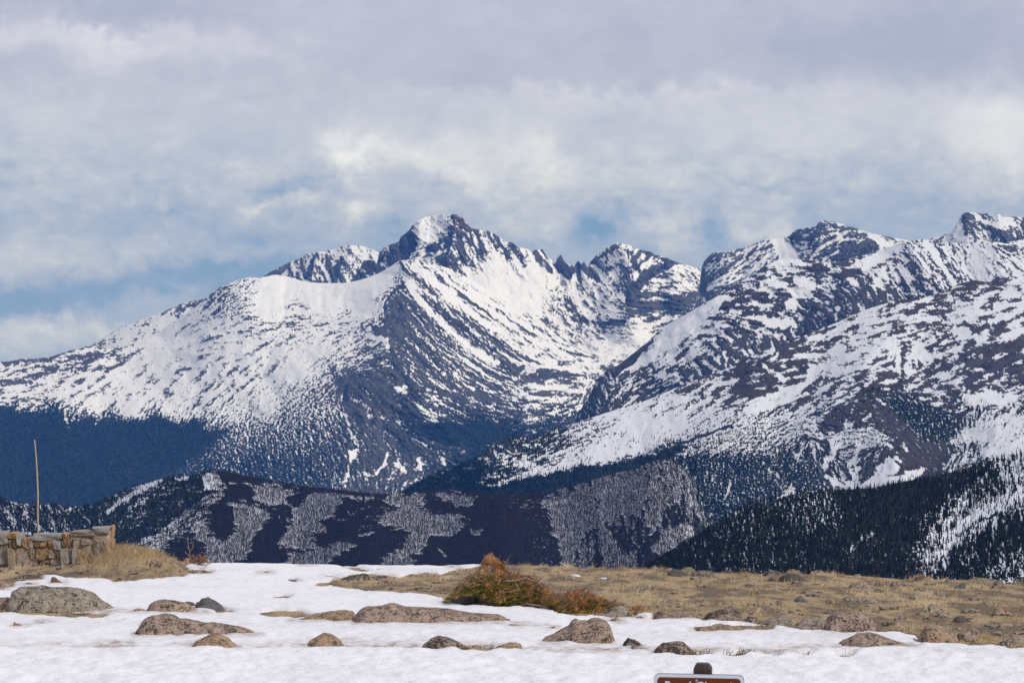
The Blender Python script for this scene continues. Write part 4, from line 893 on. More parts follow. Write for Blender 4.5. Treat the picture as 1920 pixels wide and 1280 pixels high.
for poly in SNOWP:
    s2 = poly_sdf(wxn * .45, wyn, [(p[0] * .45, p[1]) for p in poly])
    sdf = np.maximum(sdf, s2)
BAREMASK = sdf
link_mesh('tundra_ground', np.stack([GXX, DD, GZZ - .10 * sstep(sdf, 2, 14)], -1).reshape(-1, 3), FG, m_tundra, True, kind='structure')
th = np.where(sdf > 0, .034 * sstep(sdf, 0, 4.0), np.maximum(sdf * .05, -.4))
nearf = .45 + .55 * sstep(PYg, 1120, 1225)
cup = nearf * (.024 * (np.abs(fbm(GXX / .42, DD / .7, 3, 41, .5)) * 2.2 - .5) + .012 * fbm(GXX / .13, DD / .2, 3, 42, .6)) + .018 * fbm(GXX / 2.2, DD / 2.0, 2, 43)
inner = sstep(sdf, 0, 8)
hollow = np.exp(-((PYg - interp([(0, 1212), (240, 1212), (480, 1216), (700, 1210), (900, 1218), (1200, 1228), (1400, 1222), (1600, 1215), (1920, 1232)], PXg) + 6 * fbm(GXX / .8, DD / 3, 3, 44)) / 8.5) ** 2)
hollow *= interp([(0, .5), (200, .9), (400, .8), (600, 1), (1000, 1), (1250, 1), (1500, .7), (1700, .35), (1920, .3)], PXg)
hol2 = np.exp(-((PYg - interp([(0, 1165), (500, 1176), (1000, 1186), (1920, 1200)], PXg)) / 5) ** 2) * .3
zs = GZZ + th + cup * (.25 + .75 * inner) - .035 * hollow * inner - .02 * hol2
bank = sstep(PYg, 1216, 1226) * .035 * inner
zs = zs + bank * (1 + .8 * fbm(GXX / .35, DD / .5, 3, 45))
dirt = np.clip(1.5 * hollow * (.55 + 1.4 * fbm(GXX / .5, DD / 1.2, 4, 46, .65)) + hol2 * .5 + .35 * np.exp(-np.clip(sdf, 0, 50) / 2.5) + .12 * (fbm(GXX / 1.5, DD / 2.5, 4, 47) > .15), 0, 1)
keep = (th > -.16)
q = keep[:-1, :-1] | keep[:-1, 1:] | keep[1:, 1:] | keep[1:, :-1]
m_snow, t, b = new_mat('old_snow')
ob = t.node('ShaderNodeTexCoord').outputs['Object']
s1, _ = t.noise(ob, 9.0, 5, .65)
s2_, _ = t.noise(ob, 45.0, 3, .6)
s3, _ = t.noise(ob, 1.6, 5, .6)
at = t.node('ShaderNodeAttribute'); at.attribute_name = 'dirt'
c = t.mix(s3, (.78, .77, .775), (.88, .865, .865))
df = t.m('MULTIPLY', at.outputs['Fac'], t.smooth(s1, .25, .7))
c = t.mix(df, c, (.30, .215, .16))
spk = t.m('MULTIPLY', t.smooth(s2_, .70, .76), t.smooth(s3, .45, .6))
c = t.mix(t.m('MULTIPLY', spk, .7), c, (.26, .20, .16))
t.l.new(c, b.inputs['Base Color']); b.inputs['Roughness'].default_value = .75
b.inputs['Specular IOR Level'].default_value = .2
bump(t, b, t.m('ADD', s1, t.m('MULTIPLY', s2_, .35)), .7, .045)
link_mesh('snow_field', np.stack([GXX, DD, zs], -1).reshape(-1, 3), FG[q.ravel()], m_snow, True, None, {'dirt': ('FLOAT', dirt.ravel())}, 'structure')

# ------------------------------------------------------------------ rocks
def rock_mat(name, c1, c2, lich=.5, dark=(.018, .016, .015), pale=(.36, .35, .24), sc=1.0):
    m, t, b = new_mat(name)
    ob = t.node('ShaderNodeTexCoord').outputs['Object']
    oi = t.node('ShaderNodeObjectInfo').outputs['Random']
    ov = t.vm('ADD', ob, t.comb(t.m('MULTIPLY', oi, 17.0), t.m('MULTIPLY', oi, 7.0), oi))
    n1, _ = t.noise(ov, 4.5 * sc, 5, .65)
    n2, _ = t.noise(ov, 38 * sc, 4, .75)
    n3, _ = t.noise(ov, 90 * sc, 3, .65)
    n4, _ = t.noise(ov, 10 * sc, 6, .75, .6)
    c = t.mix(t.smooth(n1, .35, .65), c1, c2)
    c = t.mix(t.m('MULTIPLY', t.smooth(n3, .42, .6), .6), c, t.mix(.5, c1, (.46, .38, .32)))
    c = t.mix(t.m('MULTIPLY', t.smooth(n4, .56, .62), .55), c, pale)
    k = t.m('ADD', t.m('MULTIPLY', n2, .48), t.m('MULTIPLY', n4, .52))
    lo = .565 - .085 * lich
    c = t.mix(t.m('MULTIPLY', t.smooth(k, lo - .01, lo + .07), .88), c, dark)
    t.l.new(c, b.inputs['Base Color']); b.inputs['Roughness'].default_value = .92
    crk, _ = t.noise(ov, 6 * sc, 4, .6, .8)
    cr = t.smooth(t.m('ABSOLUTE', t.m('SUBTRACT', crk, .5)), .0, .03)
    bump(t, b, t.m('ADD', t.m('ADD', n2, t.m('MULTIPLY', cr, .5)), t.m('MULTIPLY', n3, .4)), .8, .04)
    return m
RM = {
    'pink': rock_mat('pink_granite', (.50, .35, .26), (.38, .285, .225), .85),
    'grey': rock_mat('grey_tan_granite', (.44, .365, .28), (.33, .285, .225), .8, pale=(.24, .24, .15)),
    'tan': rock_mat('tan_granite', (.50, .33, .20), (.37, .26, .17), .7),
    'mott': rock_mat('lichen_mottled_granite', (.44, .32, .24), (.33, .25, .19), 1.3),
    'dark': rock_mat('dark_grey_rock', (.085, .080, .075), (.050, .048, .046), .5, pale=(.16, .17, .13)),
    'slate': rock_mat('blue_grey_rock', (.13, .135, .14), (.09, .095, .10), .3, pale=(.18, .18, .16)),
    'rust': rock_mat('rusty_rock', (.15, .065, .035), (.085, .042, .028), .4, pale=(.2, .12, .08)),
    'gold': rock_mat('golden_rock', (.42, .25, .08), (.28, .17, .07), .1, pale=(.4, .3, .2)),
    'lich': rock_mat('green_lichened_rock', (.29, .27, .17), (.32, .25, .18), .6, pale=(.28, .30, .17)),
}
def rock(kind, prof, yb, dep, label, name='boulder', cat='boulder', rough=.15, seed=None, nu=None, sharp=2.4, lift=None):
    """prof: traced top outline [(px, py)...] left to right; yb: row of the foot in front; dep: half depth in metres"""
    seed = seed or (abs(hash(label)) % 1000 if False else int(sum(ord(ch) * (i + 3) for i, ch in enumerate(label)) % 997))
    d0 = float(d_of_y(yb)) if lift is None else lift
    x0, x1 = prof[0][0], prof[-1][0]
    dc = d0 + dep
    cx = (x0 + x1) / 2
    wpx = x1 - x0
    nu = nu or int(np.clip(wpx / 1.8, 12, 90)); nv = int(np.clip(nu * .5, 9, 30))
    uu = np.linspace(0, 1, nu); vv = np.linspace(-1, 1, nv)
    U_, V_ = np.meshgrid(uu, vv)
    pxs = x0 + U_ * wpx
    X = (pxs - 960) / F * dc
    ytop = interp(prof, pxs)
    ztop = CZ - (ytop - HY) / F * dc
    zg = plane_z(dc)
    gx = (cx - 960) / F * dc
    zg = float(ground_z(np.array([gx]), np.array([dc]))[0]) if dc < 46 else float(zg)
    H = np.maximum(ztop - zg, 0)
    edge = np.clip(np.minimum(U_, 1 - U_) * 14, 0, 1) ** .5
    H = H * edge
    hm = H.max() + 1e-6
    wide = .35 + .65 * (H / hm) ** .6
    cap = (1 - np.abs(V_) ** sharp) ** .62
    Y = dc + V_ * dep * wide
    sz = min(dep, wpx / F * dc * .5)
    n = fbm(X / sz * 1.1 + seed, (Y + cap * H * 2) / sz * 1.3, 4, seed, .55)
    n = n - .9 * (np.abs(fbm(X / sz * .9 + seed * 3.1, (Y + cap * H) / sz * 1.1, 3, seed + 2, .5)) * 2.2 - .35)
    n2 = fbm(X / sz * 2.1 + seed, V_ * 2.1, 3, seed + 4, .6)
    Z = zg - .10 + (H + .10) * cap * (1 + rough * n * (1 - .6 * (np.abs(V_) < .25)))
    Y = Y - sz * rough * 1.3 * n2 * (1 - cap * .3)
    X = X + sz * rough * .8 * fbm(V_ * 2.7 + seed, U_ * 4, 3, seed + 9)
    org = np.array([(cx - 960) / F * dc, dc, zg])
    V3 = np.stack([X, Y, Z], -1).reshape(-1, 3) - org
    ix = np.arange(nu * nv).reshape(nv, nu)
    FA = np.stack([ix[:-1, :-1], ix[:-1, 1:], ix[1:, 1:], ix[1:, :-1]], -1).reshape(-1, 4)
    nb = len(V3)
    # underside
    ring = np.concatenate([ix[0, :], ix[1:, -1], ix[-1, ::-1][1:], ix[::-1, 0][1:-1]])
    low = V3[ring].copy(); low[:, 2] = -.25
    V3 = np.concatenate([V3, low])
    r2 = nb + np.arange(len(ring))
    sk = np.stack([np.roll(ring, -1), ring, r2, np.roll(r2, -1)], -1)
    FA = np.concatenate([FA, sk])
    FEET.append((x0, x1, yb))
    o = link_mesh(name, V3, FA, RM[kind], True)
    o.location = org
    return tag(o, label, cat)

R = rock
FEET = []
R('grey', [(8, 1146), (14, 1128), (24, 1108), (40, 1101), (70, 1098), (110, 1101), (152, 1106), (170, 1114), (184, 1124), (204, 1137), (212, 1142), (222, 1146), (233, 1152)], 1151, .50, 'broad grey lichened boulder in the snow at the left edge, largest of all the rocks')
R('pink', [(-14, 1146), (-6, 1122), (8, 1120), (20, 1126), (28, 1136), (32, 1145)], 1146, .16, 'small pink rock pressed against the left end of the broad grey boulder')
R('rust', [(94, 1097), (95, 1080), (103, 1083), (113, 1090), (121, 1097)], 1097, .10, 'brown pointed rock like a small pyramid standing in the snow under the stone wall', 'rock', 'rock', sharp=1.6)
R('rust', [(41, 1100), (50, 1092), (57, 1093), (66, 1100)], 1101, .10, 'low brown rock tip just behind the broad grey boulder', 'rock', 'rock', sharp=1.6)
R('pink', [(-8, 1103), (2, 1090), (14, 1095), (26, 1102)], 1104, .14, 'pinkish flat rock at the left edge on the snow margin', 'rock', 'rock')
R('grey', [(-6, 1112), (0, 1100), (6, 1103), (14, 1110)], 1111, .12, 'small tan rock cut by the left edge above the broad boulder', 'rock', 'rock')
R('pink', [(243, 1152), (248, 1145), (256, 1140), (266, 1142), (275, 1148), (282, 1152)], 1152, .14, 'small pink rock touching the left end of the rounded pink boulder')
R('pink', [(271, 1146), (277, 1136), (288, 1128), (305, 1125), (325, 1125), (338, 1129), (352, 1134), (366, 1142), (376, 1149), (388, 1153)], 1153, .32, 'rounded pink boulder with dark speckles beside the pale grey one')
R('dark', [(340, 1134), (350, 1128), (362, 1130), (370, 1138)], 1140, .12, 'small black rock between the pink and the pale grey boulder', 'rock', 'rock')
R('slate', [(362, 1143), (368, 1130), (378, 1123), (390, 1120), (402, 1125), (412, 1132), (421, 1141)], 1146, .22, 'pale grey round boulder with a dark foot right of the pink one')
R('pink', [(250, 1187), (254, 1177), (265, 1167), (275, 1158), (290, 1154), (320, 1156), (350, 1162), (380, 1167), (400, 1166), (430, 1171), (450, 1176), (470, 1182), (490, 1194)], 1197, .42, 'long low pink boulder with black lichen at its left end')
R('tan', [(360, 1206), (372, 1200), (388, 1193), (405, 1187), (422, 1192), (432, 1202), (446, 1211)], 1216, .22, 'three cornered brown boulder in front of the long low pink one', sharp=1.8)
R('gold', [(22, 1171), (24, 1167), (30, 1168), (40, 1171), (50, 1177)], 1178, .06, 'small golden stone chip lying on the snow at left', 'stone', 'stone', nu=12)
R('grey', [(66, 1171), (75, 1167), (84, 1167), (92, 1171)], 1171, .08, 'small flat grey stone right of the golden chip', 'stone', 'stone', nu=12)
R('tan', [(540, 1169), (560, 1162), (590, 1152), (620, 1146), (645, 1145), (660, 1148), (668, 1155), (675, 1163), (680, 1168)], 1169, .34, 'flat orange boulder slab joined to the left end of the long granite slab')
R('pink', [(660, 1146), (670, 1140), (690, 1137), (715, 1136), (733, 1132), (760, 1137), (800, 1139), (840, 1141), (860, 1146), (880, 1149), (910, 1151), (935, 1153), (950, 1160), (975, 1168), (990, 1173)], 1174, .55, 'longest low granite slab, pinkish grey, in the middle of the snow', rough=.09)
R('tan', [(660, 1168), (672, 1160), (690, 1157), (710, 1159), (725, 1165), (733, 1171)], 1171, .14, 'small orange rock in front of the long granite slab')
R('pink', [(950, 1170), (965, 1171), (985, 1172), (1004, 1175), (1026, 1176)], 1177, .10, 'thin low tail of rock off the right end of the long slab', 'rock', 'rock')
R('tan', [(1030, 1180), (1034, 1174), (1040, 1175), (1046, 1181)], 1181, .07, 'small brown stone left of the peaked boulder', 'stone', 'stone', nu=12)
R('tan', [(577, 1203), (585, 1199), (595, 1193), (608, 1187), (620, 1188), (632, 1196), (640, 1205), (644, 1210)], 1212, .22, 'round reddish brown boulder alone in the snow left of centre')
R('mott', [(787, 1218), (795, 1208), (808, 1198), (820, 1194), (840, 1195), (856, 1203), (872, 1211), (884, 1217)], 1222, .28, 'black mottled boulder half buried in snow below the long slab')
R('tan', [(915, 1222), (928, 1215), (942, 1208), (960, 1205), (975, 1206), (981, 1212)], 1224, .16, 'low curved brown rock right of the black mottled boulder')
R('pink', [(1014, 1196), (1022, 1195), (1040, 1187), (1052, 1180), (1070, 1172), (1074, 1163), (1081, 1159), (1087, 1164), (1100, 1166), (1112, 1161), (1124, 1158), (1136, 1163), (1144, 1174), (1150, 1186), (1153, 1203)], 1210, .36, 'large peaked pink boulder with a small knob and black lichen face', rough=.10)
R('mott', [(1167, 1214), (1170, 1203), (1178, 1197), (1190, 1199), (1200, 1206), (1206, 1213)], 1216, .14, 'small two toned rock right of the peaked boulder')
R('grey', [(1172, 1221), (1190, 1212), (1212, 1216), (1232, 1222)], 1223, .12, 'flat grey rock at the foot of the small two toned rock', 'rock', 'rock')
R('mott', [(1223, 1226), (1232, 1214), (1245, 1206), (1262, 1203), (1278, 1204), (1290, 1212), (1300, 1222), (1312, 1230)], 1233, .28, 'dark mottled boulder with dry grass at its right foot, above the brown sign')
R('tan', [(1298, 1180), (1320, 1175), (1350, 1172), (1385, 1174), (1415, 1179), (1442, 1184)], 1185, .26, 'flat brown slab lying flush in the snow right of centre')
R('pink', [(1568, 1211), (1580, 1202), (1597, 1193), (1614, 1187), (1640, 1188), (1657, 1193), (1680, 1202), (1700, 1209), (1728, 1213)], 1216, .34, 'low pinkish boulder below the round one at right')
R('pink', [(1546, 1182), (1548, 1164), (1558, 1154), (1572, 1149), (1590, 1147), (1612, 1148), (1630, 1153), (1642, 1161), (1645, 1172), (1642, 1184)], 1188, .32, 'big round pink topped boulder at the edge of the dry grass')
R('grey', [(1484, 1180), (1496, 1168), (1510, 1162), (1530, 1158), (1548, 1162), (1560, 1172), (1570, 1182)], 1182, .28, 'grey tan boulder touching the left side of the round pink topped one')
R('tan', [(1722, 1204), (1728, 1190), (1736, 1176), (1745, 1172), (1760, 1176), (1776, 1185), (1792, 1192), (1800, 1202)], 1206, .26, 'upright brown boulder at the tip of the narrow snow pocket')
R('pink', [(1786, 1200), (1800, 1186), (1815, 1184), (1828, 1190), (1836, 1200)], 1204, .18, 'reddish rock right behind the upright brown boulder', 'rock', 'rock')
R('gold', [(1820, 1196), (1840, 1192), (1860, 1192), (1884, 1196)], 1198, .06, 'pale yellow stick shaped stone lying on the grass at right', 'stone', 'stone', nu=14)
R('pink', [(1884, 1204), (1900, 1192), (1930, 1189), (1960, 1196)], 1208, .26, 'low pink rock cut by the right edge above the snow')
R('mott', [(1320, 1160), (1332, 1149), (1350, 1143), (1372, 1142), (1386, 1148), (1395, 1158), (1404, 1166)], 1166, .26, 'dark lichened boulder at the edge of the grass above the flat brown slab')
R('mott', [(1392, 1166), (1405, 1156), (1420, 1158), (1436, 1170)], 1170, .18, 'lower dark rock right of the dark lichened boulder', 'rock', 'rock')
R('mott', [(1226, 1160), (1228, 1150), (1238, 1146), (1250, 1148), (1258, 1158)], 1161, .14, 'squarish brown rock at the left corner of the dry meadow')
R('pink', [(1254, 1160), (1270, 1152), (1300, 1152), (1320, 1158), (1336, 1163)], 1162, .18, 'flat pink slab between two dark rocks on the meadow edge', 'rock', 'rock')
R('grey', [(1425, 1172), (1440, 1162), (1460, 1158), (1480, 1160), (1496, 1170)], 1174, .24, 'weathered grey rock left of the grey tan boulder', 'rock', 'rock')
R('slate', [(836, 1132), (850, 1124), (866, 1117), (885, 1112), (898, 1110), (908, 1116), (916, 1126)], 1135, .28, 'dark grey slab under the left end of the wind bent spruce')
R('grey', [(893, 1134), (902, 1122), (918, 1115), (935, 1118), (948, 1128), (952, 1137)], 1138, .18, 'brown grey rock right of the dark slab under the spruce')
R('grey', [(1118, 1155), (1135, 1145), (1152, 1139), (1162, 1136), (1172, 1141), (1184, 1150), (1192, 1157)], 1157, .24, 'grey rock with a pale top at the right end of the spruce')
R('pink', [(1138, 1168), (1146, 1160), (1157, 1157), (1165, 1162), (1170, 1166)], 1168, .10, 'small pinkish rock in snow above the right side of the peaked boulder', 'rock', 'rock')
R('pink', [(1155, 1172), (1161, 1168), (1171, 1172)], 1173, .05, 'tiny pink stone in the snow below the rock at the end of the spruce', 'stone', 'stone', nu=10)
R('pink', [(1188, 1161), (1195, 1156), (1203, 1155), (1209, 1161)], 1162, .07, 'small rounded stone under the little rust coloured twig bush', 'stone', 'stone', nu=12)
R('slate', [(486, 1078), (490, 1073), (500, 1071), (507, 1074), (509, 1078)], 1079, .14, 'small grey rock alone far out on the snow left of centre', 'rock', 'rock')
R('dark', [(632, 1089), (642, 1084), (655, 1080), (668, 1076), (688, 1076), (694, 1084)], 1088, .22, 'dark flat rock at the left tip of the grass strip', 'rock', 'rock')
R('tan', [(560, 1062), (568, 1058), (580, 1058), (588, 1062)], 1063, .12, 'pale orange stone on the snow skyline', 'stone', 'stone', nu=12)
R('grey', [(788, 1078), (794, 1073), (802, 1074), (807, 1079)], 1079, .1, 'small brown stone on the grass strip left of the spruce', 'stone', 'stone', nu=12)
R('tan', [(838, 1065), (848, 1061), (854, 1062), (860, 1066)], 1066, .1, 'low orange stone near the skyline left of the spruce', 'stone', 'stone', nu=12)
# meadow and skyline rocks at right
R('dark', [(1251, 1081), (1254, 1072), (1264, 1067), (1275, 1068), (1285, 1074), (1292, 1082)], 1083, .26, 'dark rounded rock on the meadow skyline, left of the greenish one')
R('lich', [(1272, 1074), (1280, 1066), (1292, 1063), (1302, 1066), (1307, 1074)], 1080, .24, 'green lichened rock between two dark ones on the skyline', lift=42.4)
R('mott', [(1294, 1080), (1302, 1071), (1316, 1069), (1332, 1071), (1340, 1078), (1346, 1083)], 1083, .26, 'dark mottled rock right of the green lichened one on the skyline')
R('pink', [(1216, 1071), (1222, 1064), (1228, 1060), (1234, 1064), (1244, 1071)], 1072, .2, 'pointed pink rock at the left start of the meadow skyline')
R('pink', [(1164, 1068), (1175, 1066), (1190, 1065), (1205, 1069)], 1070, .2, 'long flat reddish rock on the skyline left of the pointed pink one', 'rock', 'rock')
R('tan', [(1245, 1070), (1252, 1065), (1262, 1066), (1268, 1071)], 1071, .15, 'small tan rock between the pointed and the dark skyline rocks', 'rock', 'rock', lift=43.2)
R('mott', [(1430, 1078), (1440, 1071), (1455, 1070), (1466, 1074), (1472, 1080)], 1081, .24, 'brown flat topped rock on the skyline left of the large dark heap')
R('dark', [(1460, 1088), (1468, 1079), (1480, 1075), (1496, 1076), (1506, 1082), (1512, 1090)], 1092, .34, 'dark crumbling rock heap just below the skyline')
R('tan', [(1471, 1078), (1478, 1069), (1488, 1067), (1498, 1071), (1506, 1078)], 1080, .22, 'tan rock rising behind the dark crumbling heap', lift=42.0)
R('dark', [(1440, 1088), (1445, 1083), (1452, 1084), (1455, 1089)], 1089, .1, 'small black rock left of the dark crumbling heap', 'stone', 'stone', nu=12)
R('tan', [(1518, 1073), (1530, 1068), (1542, 1070), (1548, 1075)], 1076, .16, 'low orange rock on the skyline right of the dark heap', 'rock', 'rock')
R('rust', [(1714, 1088), (1720, 1081), (1730, 1078), (1738, 1081), (1746, 1088)], 1089, .18, 'dark red rock standing out on the skyline at right')
R('tan', [(1640, 1099), (1645, 1090), (1651, 1086), (1656, 1090), (1658, 1100)], 1100, .12, 'upright golden brown rock like a tooth on the meadow')
R('grey', [(1600, 1098), (1612, 1091), (1625, 1092), (1636, 1101)], 1102, .16, 'pale flat rock left of the upright tooth shaped one', 'rock', 'rock')
R('slate', [(1592, 1101), (1596, 1096), (1601, 1102)], 1102, .06, 'small blue grey stone on the meadow below the skyline', 'stone', 'stone', nu=10)
R('lich', [(1808, 1094), (1818, 1087), (1835, 1083), (1855, 1085), (1872, 1088), (1882, 1095)], 1096, .3, 'long pale green lichened rock on the skyline near the right edge')
R('grey', [(1862, 1097), (1868, 1089), (1878, 1088), (1883, 1096)], 1097, .12, 'small rock leaning on the right end of the long lichened rock', 'rock', 'rock', lift=38.6)
R('pink', [(1768, 1092), (1778, 1086), (1792, 1086), (1806, 1093)], 1094, .2, 'pinkish rock on the skyline left of the long lichened one', 'rock', 'rock')
R('slate', [(1788, 1106), (1794, 1098), (1803, 1094), (1810, 1092), (1812, 1100)], 1106, .1, 'slanting grey slab on the meadow under the long lichened rock', 'rock', 'rock', sharp=1.6)
R('pink', [(1670, 1095), (1676, 1089), (1684, 1090), (1692, 1098)], 1098, .12, 'small salmon coloured rock right of the tooth shaped one', 'rock', 'rock')
R('slate', [(1489, 1128), (1496, 1119), (1504, 1118), (1513, 1126)], 1129, .12, 'pale grey rock in the middle of the meadow')
R('grey', [(1740, 1143), (1743, 1133), (1752, 1133), (1762, 1140), (1766, 1146)], 1146, .12, 'white and brown rock on the meadow above the upright brown boulder')
R('dark', [(1788, 1162), (1796, 1156), (1806, 1155), (1818, 1162), (1828, 1168)], 1168, .16, 'black jagged rock on the meadow near the right')
R('grey', [(1570, 1132), (1585, 1120), (1610, 1118), (1635, 1120), (1648, 1128)], 1129, .2, 'low grey ledge of rock across the meadow behind the round boulder', 'rock', 'rock')
R('tan', [(1552, 1130), (1557, 1121), (1564, 1123), (1567, 1131)], 1132, .08, 'small upright brown stone at the left end of the grey ledge', 'stone', 'stone', nu=12)
R('dark', [(1500, 1112), (1508, 1108), (1515, 1112)], 1113, .07, 'small black stone above the pale grey meadow rock', 'stone', 'stone', nu=10)
R('tan', [(1862, 1146), (1870, 1139), (1888, 1144), (1905, 1154)], 1155, .18, 'brown slab rock tilted on the meadow near the right edge', 'rock', 'rock')
R('grey', [(1750, 1158), (1764, 1149), (1780, 1150), (1790, 1158)], 1159, .16, 'small grey rock left of the black jagged one', 'rock', 'rock')
# rocks on the bank under the wall
R('dark', [(28, 1086), (40, 1078), (58, 1077), (72, 1080), (77, 1086)], 1086, .2, 'dark flat rock on the bank below the left end of the wall')
R('slate', [(126, 1079), (129, 1072), (140, 1072), (155, 1076), (160, 1083)], 1083, .16, 'blue grey rock at the snow margin below the middle of the wall')
R('tan', [(172, 1078), (178, 1069), (188, 1072), (196, 1080)], 1081, .12, 'brown wedge rock right of the blue grey one below the wall', 'rock', 'rock')
R('pink', [(216, 1090), (221, 1082), (228, 1085), (234, 1091)], 1091, .08, 'small pink wedge stone at the foot of the grassy bank', 'stone', 'stone', nu=12)
R('pink', [(302, 1079), (307, 1072), (320, 1069), (330, 1069), (334, 1079)], 1080, .14, 'brown angular rock at the right foot of the bank')
R('tan', [(326, 1080), (330, 1070), (337, 1066), (344, 1070), (349, 1081)], 1081, .13, 'orange rounded rock at the right tip of the bank')
R('slate', [(318, 1067), (322, 1058), (332, 1057), (340, 1063), (344, 1068)], 1069, .12, 'grey rock on the bank above the orange rounded one')
R('tan', [(343, 1056), (348, 1046), (355, 1046), (361, 1054)], 1057, .12, 'small yellowish rock beside the dead shrub')
R('grey', [(352, 1068), (360, 1062), (372, 1066), (382, 1070)], 1070, .1, 'low brown rock right of the bank tip on snow', 'rock', 'rock')
R('grey', [(354, 1077), (366, 1069), (384, 1069), (396, 1074)], 1077, .12, 'flat brown rock below the dead shrub on snow', 'rock', 'rock')
R('pink', [(280, 1060), (285, 1050), (296, 1050), (304, 1060)], 1062, .12, 'pink round rock near the top of the grassy bank', lift=42.3)
R('pink', [(306, 1056), (312, 1047), (322, 1048), (328, 1056)], 1058, .12, 'salmon rock at the top right shoulder of the bank', 'rock', 'rock', lift=42.8)
R('tan', [(272, 1056), (276, 1046), (282, 1052), (290, 1062)], 1063, .06, 'orange splinter rock leaning on the grassy bank', 'rock', 'rock', lift=42.4, sharp=1.5)
R('tan', [(268, 1084), (276, 1074), (290, 1075), (300, 1082)], 1083, .1, 'small tan rock left of the brown angular one on the bank', 'rock', 'rock')

# grit and thawed dirt gather along the feet of the rocks
rim = np.zeros(PXg.shape)
for x0_, x1_, yb_ in FEET:
    mk = near & (PXg > x0_ - 20) & (PXg < x1_ + 20) & (PYg > yb_ - 14) & (PYg < yb_ + 14)
    if mk.any():
        dd_ = seg_dist(PXg[mk] + 5 * fbm(GXX[mk] / .2, DD[mk] / .8, 3, 55), (PYg[mk] - yb_ + 2) * 1.6, [(x0_, 0), (x1_, 0)])
        rim[mk] = np.maximum(rim[mk], np.exp(-(dd_ / 7.0) ** 2))
snow_o = bpy.data.objects['snow_field']
snow_o.data.attributes['dirt'].data.foreach_set('value', np.clip(dirt + .75 * rim, 0, 1).astype(np.float32).ravel())

# small stones too many to name
def small_stones():
    rg = np.random.default_rng(5)
    ico = [(0, 0, 1), (.89, 0, .45), (.28, .85, .45), (-.72, .53, .45), (-.72, -.53, .45), (.28, -.85, .45), (.72, .53, -.45), (-.28, .85, -.45), (-.89, 0, -.45), (-.28, -.85, -.45), (.72, -.53, -.45), (0, 0, -1)]
    icf = [(0, 1, 2), (0, 2, 3), (0, 3, 4), (0, 4, 5), (0, 5, 1), (1, 6, 2), (2, 7, 3), (3, 8, 4), (4, 9, 5), (5, 10, 1), (2, 6, 7), (3, 7, 8), (4, 8, 9), (5, 9, 10), (1, 10, 6), (6, 11, 7), (7, 11, 8), (8, 11, 9), (9, 11, 10), (10, 11, 6)]
    V = []; FA = []
    n = 0
    while n < 420:
        if rg.uniform() < .8:
            px = rg.uniform(600, 1990); py = rg.uniform(1066, 1216)
        else:
            px = rg.uniform(-30, 350); py = rg.uniform(1050, 1090)
        d = float(d_of_y(py)); x = (px - 960) / F * d
        if d > edge_d(px):
            continue
        i = int(np.clip(np.searchsorted(dr, d), 0, len(dr) - 1)); j = int(np.clip((x / d + .30) / .6 * 469, 0, 469))
        if BAREMASK[i, j] > -1:
            continue
        s = rg.gamma(2.0, .014) + .012
        s = min(s, .09)
        a = np.array(ico) * np.array([rg.uniform(.8, 1.7), rg.uniform(.8, 1.2), rg.uniform(.25, .6)]) * s * rg.uniform(.8, 1.2, (12, 1))
        V.append(a + np.array([x, d, gz(x, d) + s * .2])); FA.append(np.array(icf) + 12 * n); n += 1
    o = link_mesh('scattered_stones', np.concatenate(V), np.concatenate(FA), RM['grey'], False, kind='stuff')
    o['label'] = 'small stones scattered through the dry grass'
small_stones()

# ------------------------------------------------------------------ dry grass
m_grass, t, b = new_mat('dry_grass_blades')
at = t.node('ShaderNodeAttribute'); at.attribute_name = 'tint'
t.l.new(t.ramp(at.outputs['Fac'], [(0, (.16, .11, .065)), (.35, (.38, .265, .145)), (.7, (.58, .43, .25)), (1, (.74, .59, .38))]), b.inputs['Base Color'])
b.inputs['Roughness'].default_value = .9
def blades(name, P0, H, lean, tint, wdt, label, rg):
    m = len(P0)
    th = rg.uniform(0, 6.28, m)
    w = np.stack([np.cos(th), np.sin(th) * .4, np.zeros(m)], -1) * wdt[:, None]
    mid = P0 + np.stack([lean[:, 0] * .4 * H, lean[:, 1] * .4 * H, H * .6], -1)
    tip = P0 + np.stack([lean[:, 0] * H, lean[:, 1] * H, H * np.sqrt(np.clip(1 - .5 * (lean ** 2).sum(1), .1, 1))], -1)
    V = np.stack([P0 - w, P0 + w, mid + w * .7, mid - w * .7, tip], 1).reshape(-1, 3)
    k = np.arange(m) * 5
    F3 = np.concatenate([np.stack([k, k + 1, k + 2], -1), np.stack([k, k + 2, k + 3], -1), np.stack([k + 3, k + 2, k + 4], -1)])
    o = link_mesh(name, V, F3, m_grass, False, None, {'tint': ('FLOAT', np.repeat(tint, 5))}, 'stuff')
    o['label'] = label
    return o
